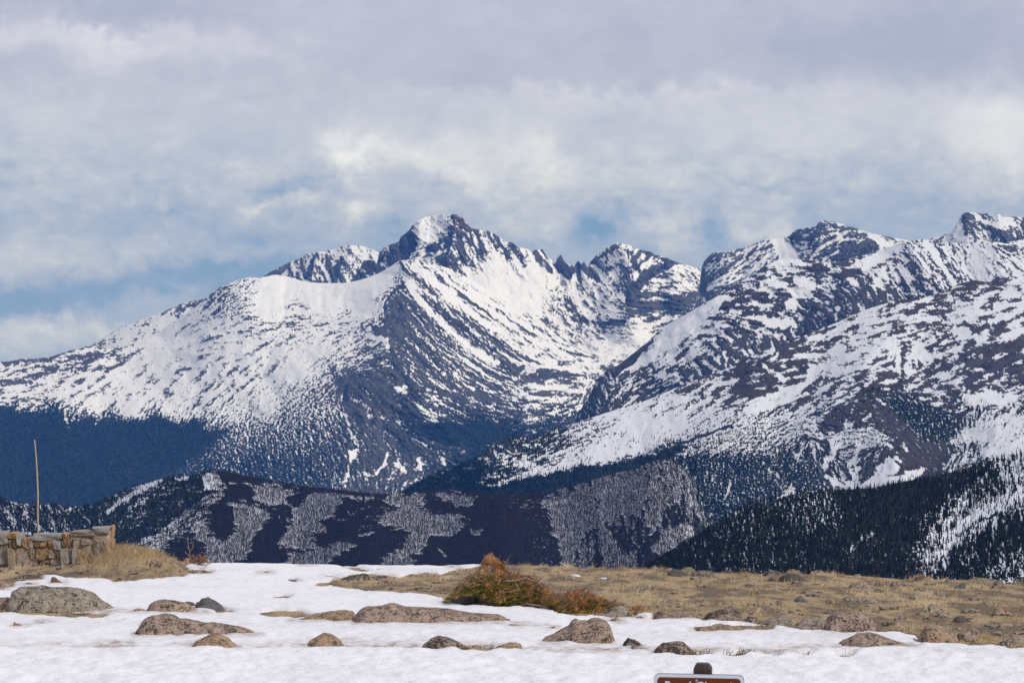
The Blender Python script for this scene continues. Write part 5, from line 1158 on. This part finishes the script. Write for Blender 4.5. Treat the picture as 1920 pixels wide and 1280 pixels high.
def meadow():
    rg = np.random.default_rng(17)
    n = 240000
    px = rg.uniform(-40, 1990, n)
    e = edge_d(px)
    d = rg.uniform(26, 46, n)
    d = np.where(rg.uniform(0, 1, n) < .10, e - rg.uniform(0, .5, n), d)
    ok = d < e + .1
    px, d = px[ok], d[ok]
    x = (px - 960) / F * d
    i = np.clip(np.searchsorted(dr, d), 0, len(dr) - 1); j = np.clip((x / d + .30) / .6 * 469, 0, 469).astype(int)
    bm = BAREMASK[i, j]
    cl = fbm(x / .30, d / 1.3, 4, 61, .65); big = fbm(x / 1.6, d / 5.0, 3, 62)
    pr = np.clip(.22 + 1.9 * cl + .8 * big, 0, 1) * (bm < -1.2)
    # tufts in the snow are full
    py = HY + (CZ - plane_z(d)) / d * F
    tuft = (bm < -.3) & (py > 1222)
    pr = np.where(tuft, 1.0, pr)
    ok = rg.uniform(0, 1, len(x)) < pr
    x, d, cl, big, tuft = x[ok], d[ok], cl[ok], big[ok], tuft[ok]
    m = len(x)
    H = (.015 + .036 * rg.gamma(2, .5, m)) * np.clip(.7 + 1.4 * cl, .5, 1.6)
    H = np.minimum(H, .15); H = np.where(tuft, rg.uniform(.06, .12, m), H)
    z = ground_z(x, d) - .01
    lean = np.stack([rg.normal(.35, .5, m), rg.normal(0, .35, m)], -1)
    tint = np.clip(.42 + 1.6 * big + .9 * cl + rg.normal(0, .2, m), 0, 1)
    blades('dry_meadow_grass', np.stack([x, d, z], -1), H, lean, tint, rg.uniform(.002, .0045, m), 'straw coloured dry grass covering the rocky meadow', rg)
    # long clump at the end of the wall and over the bank
    n = 9000
    px = np.concatenate([rg.normal(205, 16, 3500), rg.normal(268, 20, 1500), rg.uniform(150, 330, 4000)])[:n]
    d = 43.9 - np.abs(rg.normal(0, 1, n)) * np.concatenate([np.full(3500, .5), np.full(1500, .5), np.full(4000, 1.2)])
    x = (px - 960) / F * d
    m = n
    H = np.concatenate([rg.uniform(.07, .23, 3500), rg.uniform(.06, .17, 1500), rg.uniform(.03, .10, 4000)])
    lean = np.stack([rg.normal(.55, .45, m), rg.normal(-.1, .3, m)], -1)
    tint = np.clip(rg.normal(.62, .2, m), 0, 1)
    blades('long_bank_grass', np.stack([x, d, ground_z(x, d) - .02], -1), H, lean, tint, rg.uniform(.002, .004, m), 'long wind blown golden grass at the end of the stone wall', rg)
meadow()

# ------------------------------------------------------------------ stone wall
def jitter_box(x0, x1, y0, y1, z0, z1, rg, amt=.24, seg=3):
    """rounded uneven block, seg x seg quads on each face"""
    pts = {}; V = []; FA = []
    c = np.array([(x0 + x1) / 2, (y0 + y1) / 2, (z0 + z1) / 2]); h = np.array([x1 - x0, y1 - y0, z1 - z0]) / 2
    cor = rg.uniform(-1, 1, (2, 2, 2, 3)) * amt
    def vert(i, j, k):
        key = (i, j, k)
        if key not in pts:
            g = np.array([i, j, k]) / seg
            p = g * 2 - 1
            edge = (np.abs(p) > .99).sum()
            r = 1.0 - (.018 if edge == 2 else (.06 if edge == 3 else 0))
            w = 0
            for a in (0, 1):
                for b_ in (0, 1):
                    for c_ in (0, 1):
                        w = w + cor[a, b_, c_] * (g[0] if a else 1 - g[0]) * (g[1] if b_ else 1 - g[1]) * (g[2] if c_ else 1 - g[2])
            q_ = p * r + w + rg.uniform(-1, 1, 3) * .075
            pts[key] = len(V); V.append(c + q_ * h)
        return pts[key]
    for ax in range(3):
        for side in (0, seg):
            for a in range(seg):
                for b_ in range(seg):
                    cs_ = [(a, b_), (a + 1, b_), (a + 1, b_ + 1), (a, b_ + 1)]
                    f = []
                    for (p_, q_) in cs_:
                        ijk = [0, 0, 0]; ijk[ax] = side; ijk[(ax + 1) % 3] = p_; ijk[(ax + 2) % 3] = q_
                        f.append(vert(*ijk))
                    FA.append(f if side else f[::-1])
    return np.array(V), np.array(FA)

SM = {
    'g': rock_mat('grey_wall_stone', (.52, .50, .47), (.40, .38, .35), .0, pale=(.34, .34, .33), sc=2.2),
    'o': rock_mat('orange_wall_stone', (.66, .38, .16), (.48, .30, .16), .1, pale=(.36, .27, .17), sc=2.2),
    'o2': rock_mat('brown_wall_stone', (.48, .30, .14), (.35, .23, .13), .3, pale=(.30, .24, .16), sc=2.2),
    't': rock_mat('tan_wall_stone', (.56, .42, .28), (.42, .32, .22), .25, pale=(.30, .30, .24), sc=2.2),
    'p': rock_mat('pink_wall_stone', (.52, .39, .30), (.40, .31, .25), .3, pale=(.27, .26, .20), sc=2.2),
    'gt': rock_mat('lichened_wall_stone', (.44, .40, .32), (.33, .31, .26), .35, pale=(.30, .31, .22), sc=2.2),
}
STONES = [(-60, 305, 105, 500, 'g'), (108, 320, 236, 402, 'o'), (150, 408, 246, 545, 'o2'), (108, 408, 148, 545, 't'), (240, 335, 320, 515, 'g'), (322, 405, 430, 545, 'o'), (432, 425, 495, 550, 'g'), (498, 428, 596, 525, 'o2'), (598, 428, 690, 525, 'o'), (692, 428, 776, 525, 'o'),
          (500, 325, 925, 424, 'g'), (778, 428, 900, 560, 'g'), (934, 330, 1020, 535, 'o'), (1018, 340, 1088, 500, 't'), (1058, 285, 1400, 396, 'gt'), (1400, 290, 1470, 390, 't'), (1350, 235, 1612, 335, 'g'), (1614, 230, 1664, 400, 'o'), (1090, 400, 1190, 530, 't'), (1192, 400, 1366, 500, 'p'),
          (1372, 394, 1466, 468, 't'), (1470, 340, 1612, 424, 'gt'), (1368, 472, 1420, 640, 'o'), (1422, 472, 1466, 640, 'g'), (1468, 428, 1560, 610, 't'), (1562, 404, 1672, 600, 'o'), (-60, 505, 105, 840, 'gt'), (110, 550, 236, 840, 't'), (240, 522, 430, 840, 'p'), (432, 556, 512, 690, 'p'),
          (516, 530, 712, 720, 'o2'), (716, 562, 842, 702, 't'), (844, 566, 892, 720, 'p'), (894, 540, 1022, 800, 'gt'), (1024, 540, 1074, 760, 'p'), (1076, 502, 1146, 780, 'g'), (1150, 536, 1296, 780, 'o2'), (1298, 504, 1366, 700, 't'), (1368, 644, 1520, 780, 't'), (432, 694, 560, 840, 'p'), (564, 724, 730, 820, 't'), (734, 706, 890, 820, 'p'),
          (-260, 310, -64, 520, 't'), (-260, 524, -64, 840, 'o2'), (904, 428, 932, 536, 'p')]
def stone_wall():
    rg = np.random.default_rng(3)
    wd = 43.35
    org = Vector(((100 - 960) / F * wd, wd, gz((100 - 960) / F * wd, wd)))
    w = empty('stone_wall', org, 'low rough wall of grey and orange stones, stepped, at the left edge', 'wall')
    s = wd / F
    for k, (a, b_, c_, d_, ty) in enumerate(STONES):
        x0, x1 = a / 8, c_ / 8; y0, y1 = 960 + b_ / 8, 960 + d_ / 8
        dd = wd + .10 * (x0 / 208) ** 2 + rg.uniform(-.03, .03)
        X0 = (x0 - 960) * s + .0015; X1 = (x1 - 960) * s - .0015
        Z1 = CZ - (y0 - HY) * s - .0015; Z0 = CZ - (y1 - HY) * s + .0015
        V, FA = jitter_box(X0, X1, dd, dd + .34, Z0, Z1, rg)
        o = link_mesh('stone', V - np.array(org), FA, SM[ty], False, w)
    # second row of stones behind, and the mortar bed
    mm, t, b = new_mat('wall_mortar')
    n, _ = t.noise(t.node('ShaderNodeTexCoord').outputs['Object'], 30, 4)
    t.l.new(t.mix(n, (.20, .15, .10), (.36, .28, .20)), b.inputs['Base Color'])
    V = []; FA = []; n0 = 0
    for x0, x1, ytop in ((-32, 12, 1001), (12, 62, 1013), (62, 116, 1003.5), (116, 132, 1003), (132, 168, 998), (168, 206, 992)):
        v, f = jitter_box((x0 - 960) * s, (x1 - 960) * s, wd + .075, wd + .30, CZ - (1075 - HY) * s, CZ - (ytop - HY) * s - .03, rg, .02)
        V.append(v); FA.append(f + n0); n0 += len(v)
    link_mesh('mortar', np.concatenate(V) - np.array(org), np.concatenate(FA), mm, True, w)
stone_wall()

# ------------------------------------------------------------------ sticks, tubes
def tube(pts, radii, ns=5):
    P_ = np.array(pts, float); V = []; FA = []
    for i, p in enumerate(P_):
        t_ = P_[min(i + 1, len(P_) - 1)] - P_[max(i - 1, 0)]
        t_ = t_ / (np.linalg.norm(t_) + 1e-9)
        a = np.cross(t_, [0, 1, .13]); a /= np.linalg.norm(a) + 1e-9; b_ = np.cross(t_, a)
        for k in range(ns):
            th = 2 * np.pi * k / ns
            V.append(p + (a * math.cos(th) + b_ * math.sin(th)) * radii[i])
    for i in range(len(P_) - 1):
        for k in range(ns):
            FA.append([i * ns + k, i * ns + (k + 1) % ns, (i + 1) * ns + (k + 1) % ns, (i + 1) * ns + k])
    n = len(V); V.append(P_[0]); V.append(P_[-1])
    for k in range(ns):
        FA.append([n, (k + 1) % ns, k, k]); FA.append([n + 1, (len(P_) - 1) * ns + k, (len(P_) - 1) * ns + (k + 1) % ns, (len(P_) - 1) * ns + (k + 1) % ns])
    return np.array(V), [f for f in FA]
def mesh_parts(name, parts, mat, parent=None, org=None, smooth=True, kind=None, attrs=None):
    V = []; FF = []; n = 0
    for v, f in parts:
        V.append(v); FF += [tuple(dict.fromkeys([i + n for i in q_])) for q_ in f]; n += len(v)
    V = np.concatenate(V)
    if org is not None:
        V = V - np.array(org)
    me = bpy.data.meshes.new(name)
    me.from_pydata(V.tolist(), [], FF)
    me.polygons.foreach_set('use_smooth', np.full(len(me.polygons), smooth))
    me.materials.append(mat)
    o = bpy.data.objects.new(name, me); COL.objects.link(o)
    if parent is not None: o.parent = parent
    if kind: o['kind'] = kind
    return o

m_pole, t, b = new_mat('weathered_pole_wood')
n, _ = t.noise(t.node('ShaderNodeTexCoord').outputs['Object'], 8, 4)
t.l.new(t.mix(n, (.34, .26, .17), (.55, .44, .30)), b.inputs['Base Color'])
pd = 44.3
px = [(70.5, 1020), (70.5, 1003), (70, 960), (70.3, 925), (69, 890), (67.3, 860), (66, 842), (64.3, 824)]
pts = [np.array(wpt(a, c_, pd)) for a, c_ in px]
V, FA = tube(pts, [.0165, .0165, .016, .015, .014, .012, .010, .008], 8)
o = mesh_parts('snow_stake', [(V, FA)], m_pole, None, pts[0]); o.location = pts[0]
tag(o, 'thin bent wooden snow stake standing behind the stone wall', 'pole')

# ------------------------------------------------------------------ wind bent spruce
def simple_mat(name, stops, attr='tint'):
    m, t, b = new_mat(name)
    at = t.node('ShaderNodeAttribute'); at.attribute_name = attr
    t.l.new(t.ramp(at.outputs['Fac'], stops), b.inputs['Base Color'])
    b.inputs['Roughness'].default_value = .85
    return m
m_green = simple_mat('spruce_needles', [(0, (.06, .062, .014)), (.5, (.16, .145, .030)), (1, (.34, .27, .07))])
m_dead = simple_mat('dead_rust_needles', [(0, (.17, .065, .020)), (.5, (.44, .19, .058)), (1, (.66, .36, .15))])
m_bark, t, b = new_mat('pale_bark')
n, _ = t.noise(t.node('ShaderNodeTexCoord').outputs['Object'], 20, 4)
t.l.new(t.mix(n, (.20, .13, .09), (.42, .32, .24)), b.inputs['Base Color'])

def needles(base, dirs, length, cnt, nl, nw, rg, tint):
    """needle sprays along straight twigs"""
    m = len(base)
    tt = rg.uniform(.05, 1.0, (m, cnt))
    p = base[:, None, :] + dirs[:, None, :] * (length[:, None] * tt)[:, :, None]
    nd = dirs[:, None, :] * .75 + rg.normal(0, .55, (m, cnt, 3))
    nd /= np.linalg.norm(nd, axis=-1, keepdims=True)
    side = np.cross(nd, rg.normal(0, 1, (m, cnt, 3))); side /= np.linalg.norm(side, axis=-1, keepdims=True)
    tip = p + nd * nl * rg.uniform(.6, 1.2, (m, cnt, 1))
    V = np.stack([p - side * nw, p + side * nw, tip], 2).reshape(-1, 3)
    FA = np.arange(len(V)).reshape(-1, 3)
    return V, FA, np.repeat(np.clip(tint[:, None] + rg.normal(0, .12, (m, cnt)), 0, 1).ravel(), 3)

def spruce():
    rg = np.random.default_rng(23)
    D = 34.4
    top = [(832, 1126), (848, 1112), (858, 1096), (868, 1082), (884, 1076), (896, 1068), (902, 1056), (909, 1048), (914, 1040), (920, 1037), (926, 1046), (936, 1053), (944, 1056), (950, 1070), (962, 1076), (978, 1077), (996, 1082), (1010, 1090), (1024, 1100), (1040, 1112),
           (1056, 1117), (1070, 1111), (1084, 1104), (1098, 1107), (1112, 1113), (1126, 1120), (1142, 1128), (1156, 1133), (1168, 1136)]
    bot = [(832, 1132), (860, 1120), (890, 1116), (920, 1128), (950, 1138), (990, 1139), (1030, 1142), (1048, 1152), (1090, 1156), (1120, 1157), (1140, 1148), (1168, 1136)]
    org = Vector(wpt(930, 1132, D)); org.z = gz(org.x, D)
    root = empty('krummholz_spruce', org, 'wind bent spruce bush with green and rusty needles, centre of the foreground', 'bush')
    s = D / F
    def P3(px, py, off):
        q = D + off - 1.25 * float(sstep(px, 1000, 1060)); return np.array([(px - 960) / F * q, q, CZ - (py - HY) / F * q])
    # bare limbs
    limbs = [[(905, 1124), (930, 1100), (922, 1070), (920, 1036)], [(915, 1122), (950, 1090), (948, 1066), (943, 1050)], [(908, 1120), (940, 1090), (985, 1086), (1010, 1092), (1035, 1112)], [(920, 1126), (960, 1108), (1000, 1108), (1020, 1122), (1030, 1138)],
             [(930, 1128), (970, 1124), (1010, 1126), (1050, 1122), (1075, 1102)], [(940, 1130), (1000, 1132), (1060, 1134), (1100, 1126), (1118, 1106)], [(960, 1130), (1040, 1140), (1100, 1140), (1140, 1130), (1158, 1124)], [(905, 1122), (885, 1104), (868, 1092), (856, 1100)],
             [(915, 1110), (955, 1080), (985, 1072)], [(930, 1100), (965, 1086), (1000, 1080), (1018, 1086)], [(1000, 1130), (1040, 1118), (1064, 1110), (1085, 1096)], [(1060, 1138), (1090, 1120), (1100, 1098)], [(900, 1120), (870, 1118), (845, 1122)], [(925, 1080), (912, 1062), (905, 1050)]]
    par = []; trunk = []
    for li, L_ in enumerate(limbs):
        off = rg.uniform(-.35, .25)
        pts = [P3(x, y, -.15 + off * k / (len(L_) - 1)) for k, (x, y) in enumerate(L_)]
        q_ = []
        for a, b_ in zip(pts[:-1], pts[1:]):
            for f in (0, .33, .66):
                q_.append(a * (1 - f) + b_ * f + rg.normal(0, .008, 3))
        q_.append(pts[-1])
        rad = np.linspace(.016 if li > 3 else .026, .003, len(q_))
        (trunk if li < 4 else par).append(tube(q_, rad, 4))
        for k in range(26):
            i = rg.integers(1, len(q_) - 1)
            b0 = q_[i]; dr_ = np.array([rg.normal(.45, .4), rg.normal(-.2, .5), rg.uniform(.2, 1.0)]); dr_ /= np.linalg.norm(dr_)
            ln = rg.uniform(.04, .14)
            par.append(tube([b0, b0 + dr_ * ln * .5 + rg.normal(0, .006, 3), b0 + dr_ * ln], [.0042, .003, .0012], 3))
    for k in range(420):
        x = rg.uniform(846, 1160); f = rg.uniform(0, .75) ** 1.3
        yt = float(interp(top, x)); y = yt + f * (float(interp(bot, x)) - yt)
        b0 = P3(x, y, -rg.uniform(.1, .55) * math.sqrt(f + .05))
        dr_ = np.array([rg.normal(.5, .45), rg.normal(-.2, .3), rg.uniform(.15, 1.0)]); dr_ /= np.linalg.norm(dr_)
        ln = rg.uniform(.06, .15)
        par.append(tube([b0 - dr_ * ln * .4, b0 + dr_ * ln * .3 + rg.normal(0, .005, 3), b0 + dr_ * ln * .7], [.0036, .003, .0014], 3))
    mesh_parts('trunk', trunk, m_bark, root, org)
    mesh_parts('branches', par, m_bark, root, org, kind='stuff')
    def pts_in(n, bias):
        px = rg.uniform(834, 1166, n * 3)
        yt = interp(top, px); yb_ = interp(bot, px)
        f = rg.beta(*bias, n * 3)
        py = yt + f * (yb_ - yt)
        w = (yb_ - yt) / 100
        ok = rg.uniform(0, 1, len(px)) < np.clip(w * 1.3, .12, 1)
        px, py, f = px[ok][:n], py[ok][:n], f[ok][:n]
        bul = np.sqrt(np.clip(f * 1.1, 0, 1)) * .55
        off = -rg.uniform(.0, 1, len(px)) ** .6 * bul + rg.uniform(0, .45, len(px))
        return px, py, f, off
    for nm, n, bias, mat, hue in (('green_needles', 9500, (1.7, 1.0), m_green, 'g'), ('dead_needles', 6500, (1.0, 1.35), m_dead, 'd')):
        px, py, f, off = pts_in(n, bias)
        cl = fbm((px * .86 + py * .5) / 26, (py * .86 - px * .5) / 7.5, 3, 77 if hue == 'g' else 78, .6) * 1.3
        if hue == 'g':
            ok = ((cl > -.12) | (f > .75)) & ~((px > 900) & (px < 938) & (py < 1078)) & ((px < 900) | (f > .22) | (cl > .35))
        else:
            ok = ((cl > .08) | (f < .12) | ((px > 1060) & (cl > -.15))) & ((px > 905) | (rg.uniform(0, 1, len(px)) < .25))
        px, py, f, off, cl = px[ok], py[ok], f[ok], off[ok], cl[ok]
        m = len(px)
        off = off - 1.25 * sstep(px, 1000, 1060)
        B = np.stack([(px - 960) / F * (D + off), D + off, CZ - (py - HY) / F * (D + off)], -1)
        py = py + 5; up = np.where(((px > 900) & (px < 950)) | (px > 1050), 1.1, .35)
        dv = np.stack([rg.normal(.55, .45, m), rg.normal(-.25, .4, m), up * rg.uniform(.2, 1.2, m)], -1)
        if hue == 'g':
            dv[:, 2] *= .45
        dv /= np.linalg.norm(dv, axis=1, keepdims=True)
        ln = rg.uniform(.035, .10, m) * np.where((f < .2) & (hue == 'd'), 1.4, 1.0)
        B = B - dv * ln[:, None] * .7 - (np.array([0, .09, 0]) if hue == 'd' else 0)
        tint = np.clip(.5 + .9 * cl + rg.normal(0, .15, m) - (.25 * (f - .3) if hue == 'g' else 0), 0, 1)
        V, FA, tn = needles(B, dv, ln, 15, .026, .0034, rg, tint)
        o = link_mesh(nm, V - np.array(org), FA, mat, False, root, {'tint': ('FLOAT', tn)}, 'stuff')
spruce()

def small_bush(name, px, py, D, w, h, n, mat, label, cat, seed, green=None):
    rg = np.random.default_rng(seed)
    o0 = Vector(wpt(px, py, D)); o0.z = gz(o0.x, D)
    root = empty(name, o0, label, cat)
    s = D / F
    par = []; Bs = []; Ds = []; Ls = []
    for k in range(n):
        b0 = np.array(o0) + np.array([rg.normal(0, w * .22), rg.normal(0, .05), 0]) * 1.0
        tx = rg.normal(.1, .5) * w; tz = h * rg.uniform(.35, 1.0) * (1 - .5 * abs(tx) / w)
        b1 = b0 + np.array([tx * .5, rg.normal(0, .04), tz * .55]); b2 = b0 + np.array([tx, rg.normal(0, .06), tz])
        par.append(tube([b0, b1, b2], [.006, .004, .0015], 3))
        for q_ in range(7):
            f = rg.uniform(.3, 1); p = b1 + (b2 - b1) * f
            dv = np.array([rg.normal(.2, .6), rg.normal(0, .5), rg.uniform(.1, 1)]); dv /= np.linalg.norm(dv)
            Bs.append(p); Ds.append(dv); Ls.append(rg.uniform(.02, .05))
    mesh_parts('branches', par, m_bark, root, o0, kind='stuff')
    V, FA, tn = needles(np.array(Bs), np.array(Ds), np.array(Ls), 9, .017, .0022, rg, rg.uniform(.1, .7, len(Bs)))
    link_mesh('dead_needles', V - np.array(o0), FA, mat, False, root, {'tint': ('FLOAT', tn)}, 'stuff')
    return root
small_bush('dead_shrub', 368, 1058, 44.6, .32, .22, 46, m_dead, 'low rust brown dead shrub on the snow edge right of the grassy bank', 'shrub', 4)
# bare twig rising from that shrub
tw = [[(356, 1055), (355, 1035), (352, 1020), (351, 1008)], [(355, 1035), (361, 1026), (362, 1018)], [(355, 1030), (349, 1024)], [(356, 1045), (350, 1038), (346, 1034)]]
par = [tube([np.array(wpt(a, c_, 44.6)) for a, c_ in L_], np.linspace(.008, .003, len(L_)), 4) for L_ in tw]
o0 = np.array(wpt(356, 1055, 44.6))
o = mesh_parts('dead_sapling', par, m_bark, None, o0); o.location = o0
tag(o, 'bare reddish forked sapling rising from the dead shrub', 'sapling')
small_bush('rusty_twig_bush', 1192, 1156, 32.6, .13, .12, 18, m_dead, 'tiny rust red twig bush on the rock at the right end of the spruce', 'shrub', 6)

# ------------------------------------------------------------------ sign
def sign():
    D = 13.2; s = D / F
    ox = (1311 - 960) * s
    root = empty('road_sign', (ox, D, 0.0), 'brown road sign with white border and lettering on a wooden post, bottom of the view', 'sign')
    root.rotation_euler = (0, 0, math.radians(-9))
    mw, t, b = new_mat('dark_post_wood')
    mpn = t.node('ShaderNodeMapping'); t.l.new(t.node('ShaderNodeTexCoord').outputs['Object'], mpn.inputs[0]); mpn.inputs['Scale'].default_value = (60, 60, 4)
    n, _ = t.noise(mpn.outputs[0], 1.0, 5, .6)
    t.l.new(t.mix(n, (.018, .012, .009), (.085, .058, .042)), b.inputs['Base Color'])
    bump(t, b, n, .6, .01)
    w = 16.5 * s
    zt = CZ - (1246.5 - HY) * s; zc = CZ - (1251 - HY) * s
    y0, y1 = .02, .02 + 2 * w
    lv = [(-.3, 0), (zc - .012, 0), (zt - .003, .010), (zt, .016)]
    V = []; FA = []
    cx_ = (1316.5 - 1311) * s
    for z, ins in lv:
        V += [(cx_ - w + ins, y0 + ins, z), (cx_ + w - ins * 1.6, y0 + ins, z), (cx_ + w - ins * 1.6, y1 - ins, z), (cx_ - w + ins, y1 - ins, z)]
    for k in range(3):
        for j in range(4):
            FA.append((k * 4 + j, k * 4 + (j + 1) % 4, (k + 1) * 4 + (j + 1) % 4, (k + 1) * 4 + j))
    FA += [(12, 13, 14, 15), (3, 2, 1, 0)]
    link_mesh('post', np.array(V), np.array(FA), mw, False, root)
    hw = 85 * s; ztop = CZ - (1264.6 - HY) * s; hh = .155
    zc0 = ztop - hh
    def rr(hw_, hh_, r, y):
        out = []
        for cxx, czz, a0 in ((hw_ - r, hh_ - r, 0), (-hw_ + r, hh_ - r, 90), (-hw_ + r, -hh_ + r, 180), (hw_ - r, -hh_ + r, 270)):
            for k in range(9):
                a = math.radians(a0 + k * 90 / 8)
                out.append((cxx + r * math.cos(a), y, zc0 + czz + r * math.sin(a)))
        return out
    def plate(name, hw_, hh_, r, ya, yb_, mat):
        a = rr(hw_, hh_, r, ya); b_ = rr(hw_, hh_, r, yb_); n_ = len(a)
        me = bpy.data.meshes.new(name)
        fs = [tuple(range(n_ - 1, -1, -1)), tuple(range(n_, 2 * n_))] + [(k, (k + 1) % n_, n_ + (k + 1) % n_, n_ + k) for k in range(n_)]
        me.from_pydata(a + b_, [], [f[::-1] if False else f for f in fs]); me.materials.append(mat)
        o = bpy.data.objects.new(name, me); COL.objects.link(o); o.parent = root
        return o
    mwht, t, b = new_mat('white_reflective_sheet'); b.inputs['Base Color'].default_value = (.62, .63, .66, 1); b.inputs['Roughness'].default_value = .4
    mbr, t, b = new_mat('brown_sign_sheet')
    n, _ = t.noise(t.node('ShaderNodeTexCoord').outputs['Object'], 12, 3)
    t.l.new(t.mix(n, (.115, .022, .002), (.145, .030, .003)), b.inputs['Base Color']); b.inputs['Roughness'].default_value = .5
    malu, t, b = new_mat('dull_metal'); b.inputs['Base Color'].default_value = (.25, .26, .28, 1); b.inputs['Metallic'].default_value = .7; b.inputs['Roughness'].default_value = .5
    plate('back_plate', hw, hh, .030, .0185, .006, malu)
    plate('border', hw - .002, hh - .002, .029, .0058, .003, mwht)
    plate('brown_panel', hw - 6.8 * s, hh - 6.8 * s, .018, .0028, .001, mbr)
    cu = bpy.data.curves.new('lettering', 'FONT')
    cu.body = 'Road Closed'
    cu.size = .067; cu.extrude = .0004; cu.offset = .0009
    cu.align_x = 'CENTER'
    cu.materials.append(mwht)
    tmp = bpy.data.objects.new('lettering_curve', cu); COL.objects.link(tmp)
    bpy.context.view_layer.update()
    me_l = bpy.data.meshes.new_from_object(tmp.evaluated_get(bpy.context.evaluated_depsgraph_get()))
    bpy.data.objects.remove(tmp)
    lt = bpy.data.objects.new('lettering', me_l); COL.objects.link(lt); lt.parent = root
    if not me_l.materials: me_l.materials.append(mwht)
    lt.rotation_euler = (math.radians(90), 0, 0)
    lt.location = (-.003, 0.0004, ztop - 13.2 * s - .067 * .73)
    # bolt
    V = []; FA = []
    bx_, bz_, r = -4.5 * s, ztop - 12.5 * s, 3.2 * s
    for ring, (rr_, yy) in enumerate(((1, .001), (.9, -.005), (.5, -.008))):
        for k in range(10):
            V.append((bx_ + r * rr_ * math.cos(k * .6283), yy, bz_ + r * rr_ * math.sin(k * .6283)))
    V.append((bx_, -.0088, bz_))
    for q_ in range(2):
        for k in range(10):
            FA.append((q_ * 10 + k, q_ * 10 + (k + 1) % 10, q_ * 10 + 10 + (k + 1) % 10, q_ * 10 + 10 + k))
    FA += [(20 + k, 20 + (k + 1) % 10, 30) for k in range(10)]
    me = bpy.data.meshes.new('bolt'); me.from_pydata(V, [], FA); me.materials.append(malu)
    o = bpy.data.objects.new('bolt', me); COL.objects.link(o); o.parent = root
sign()
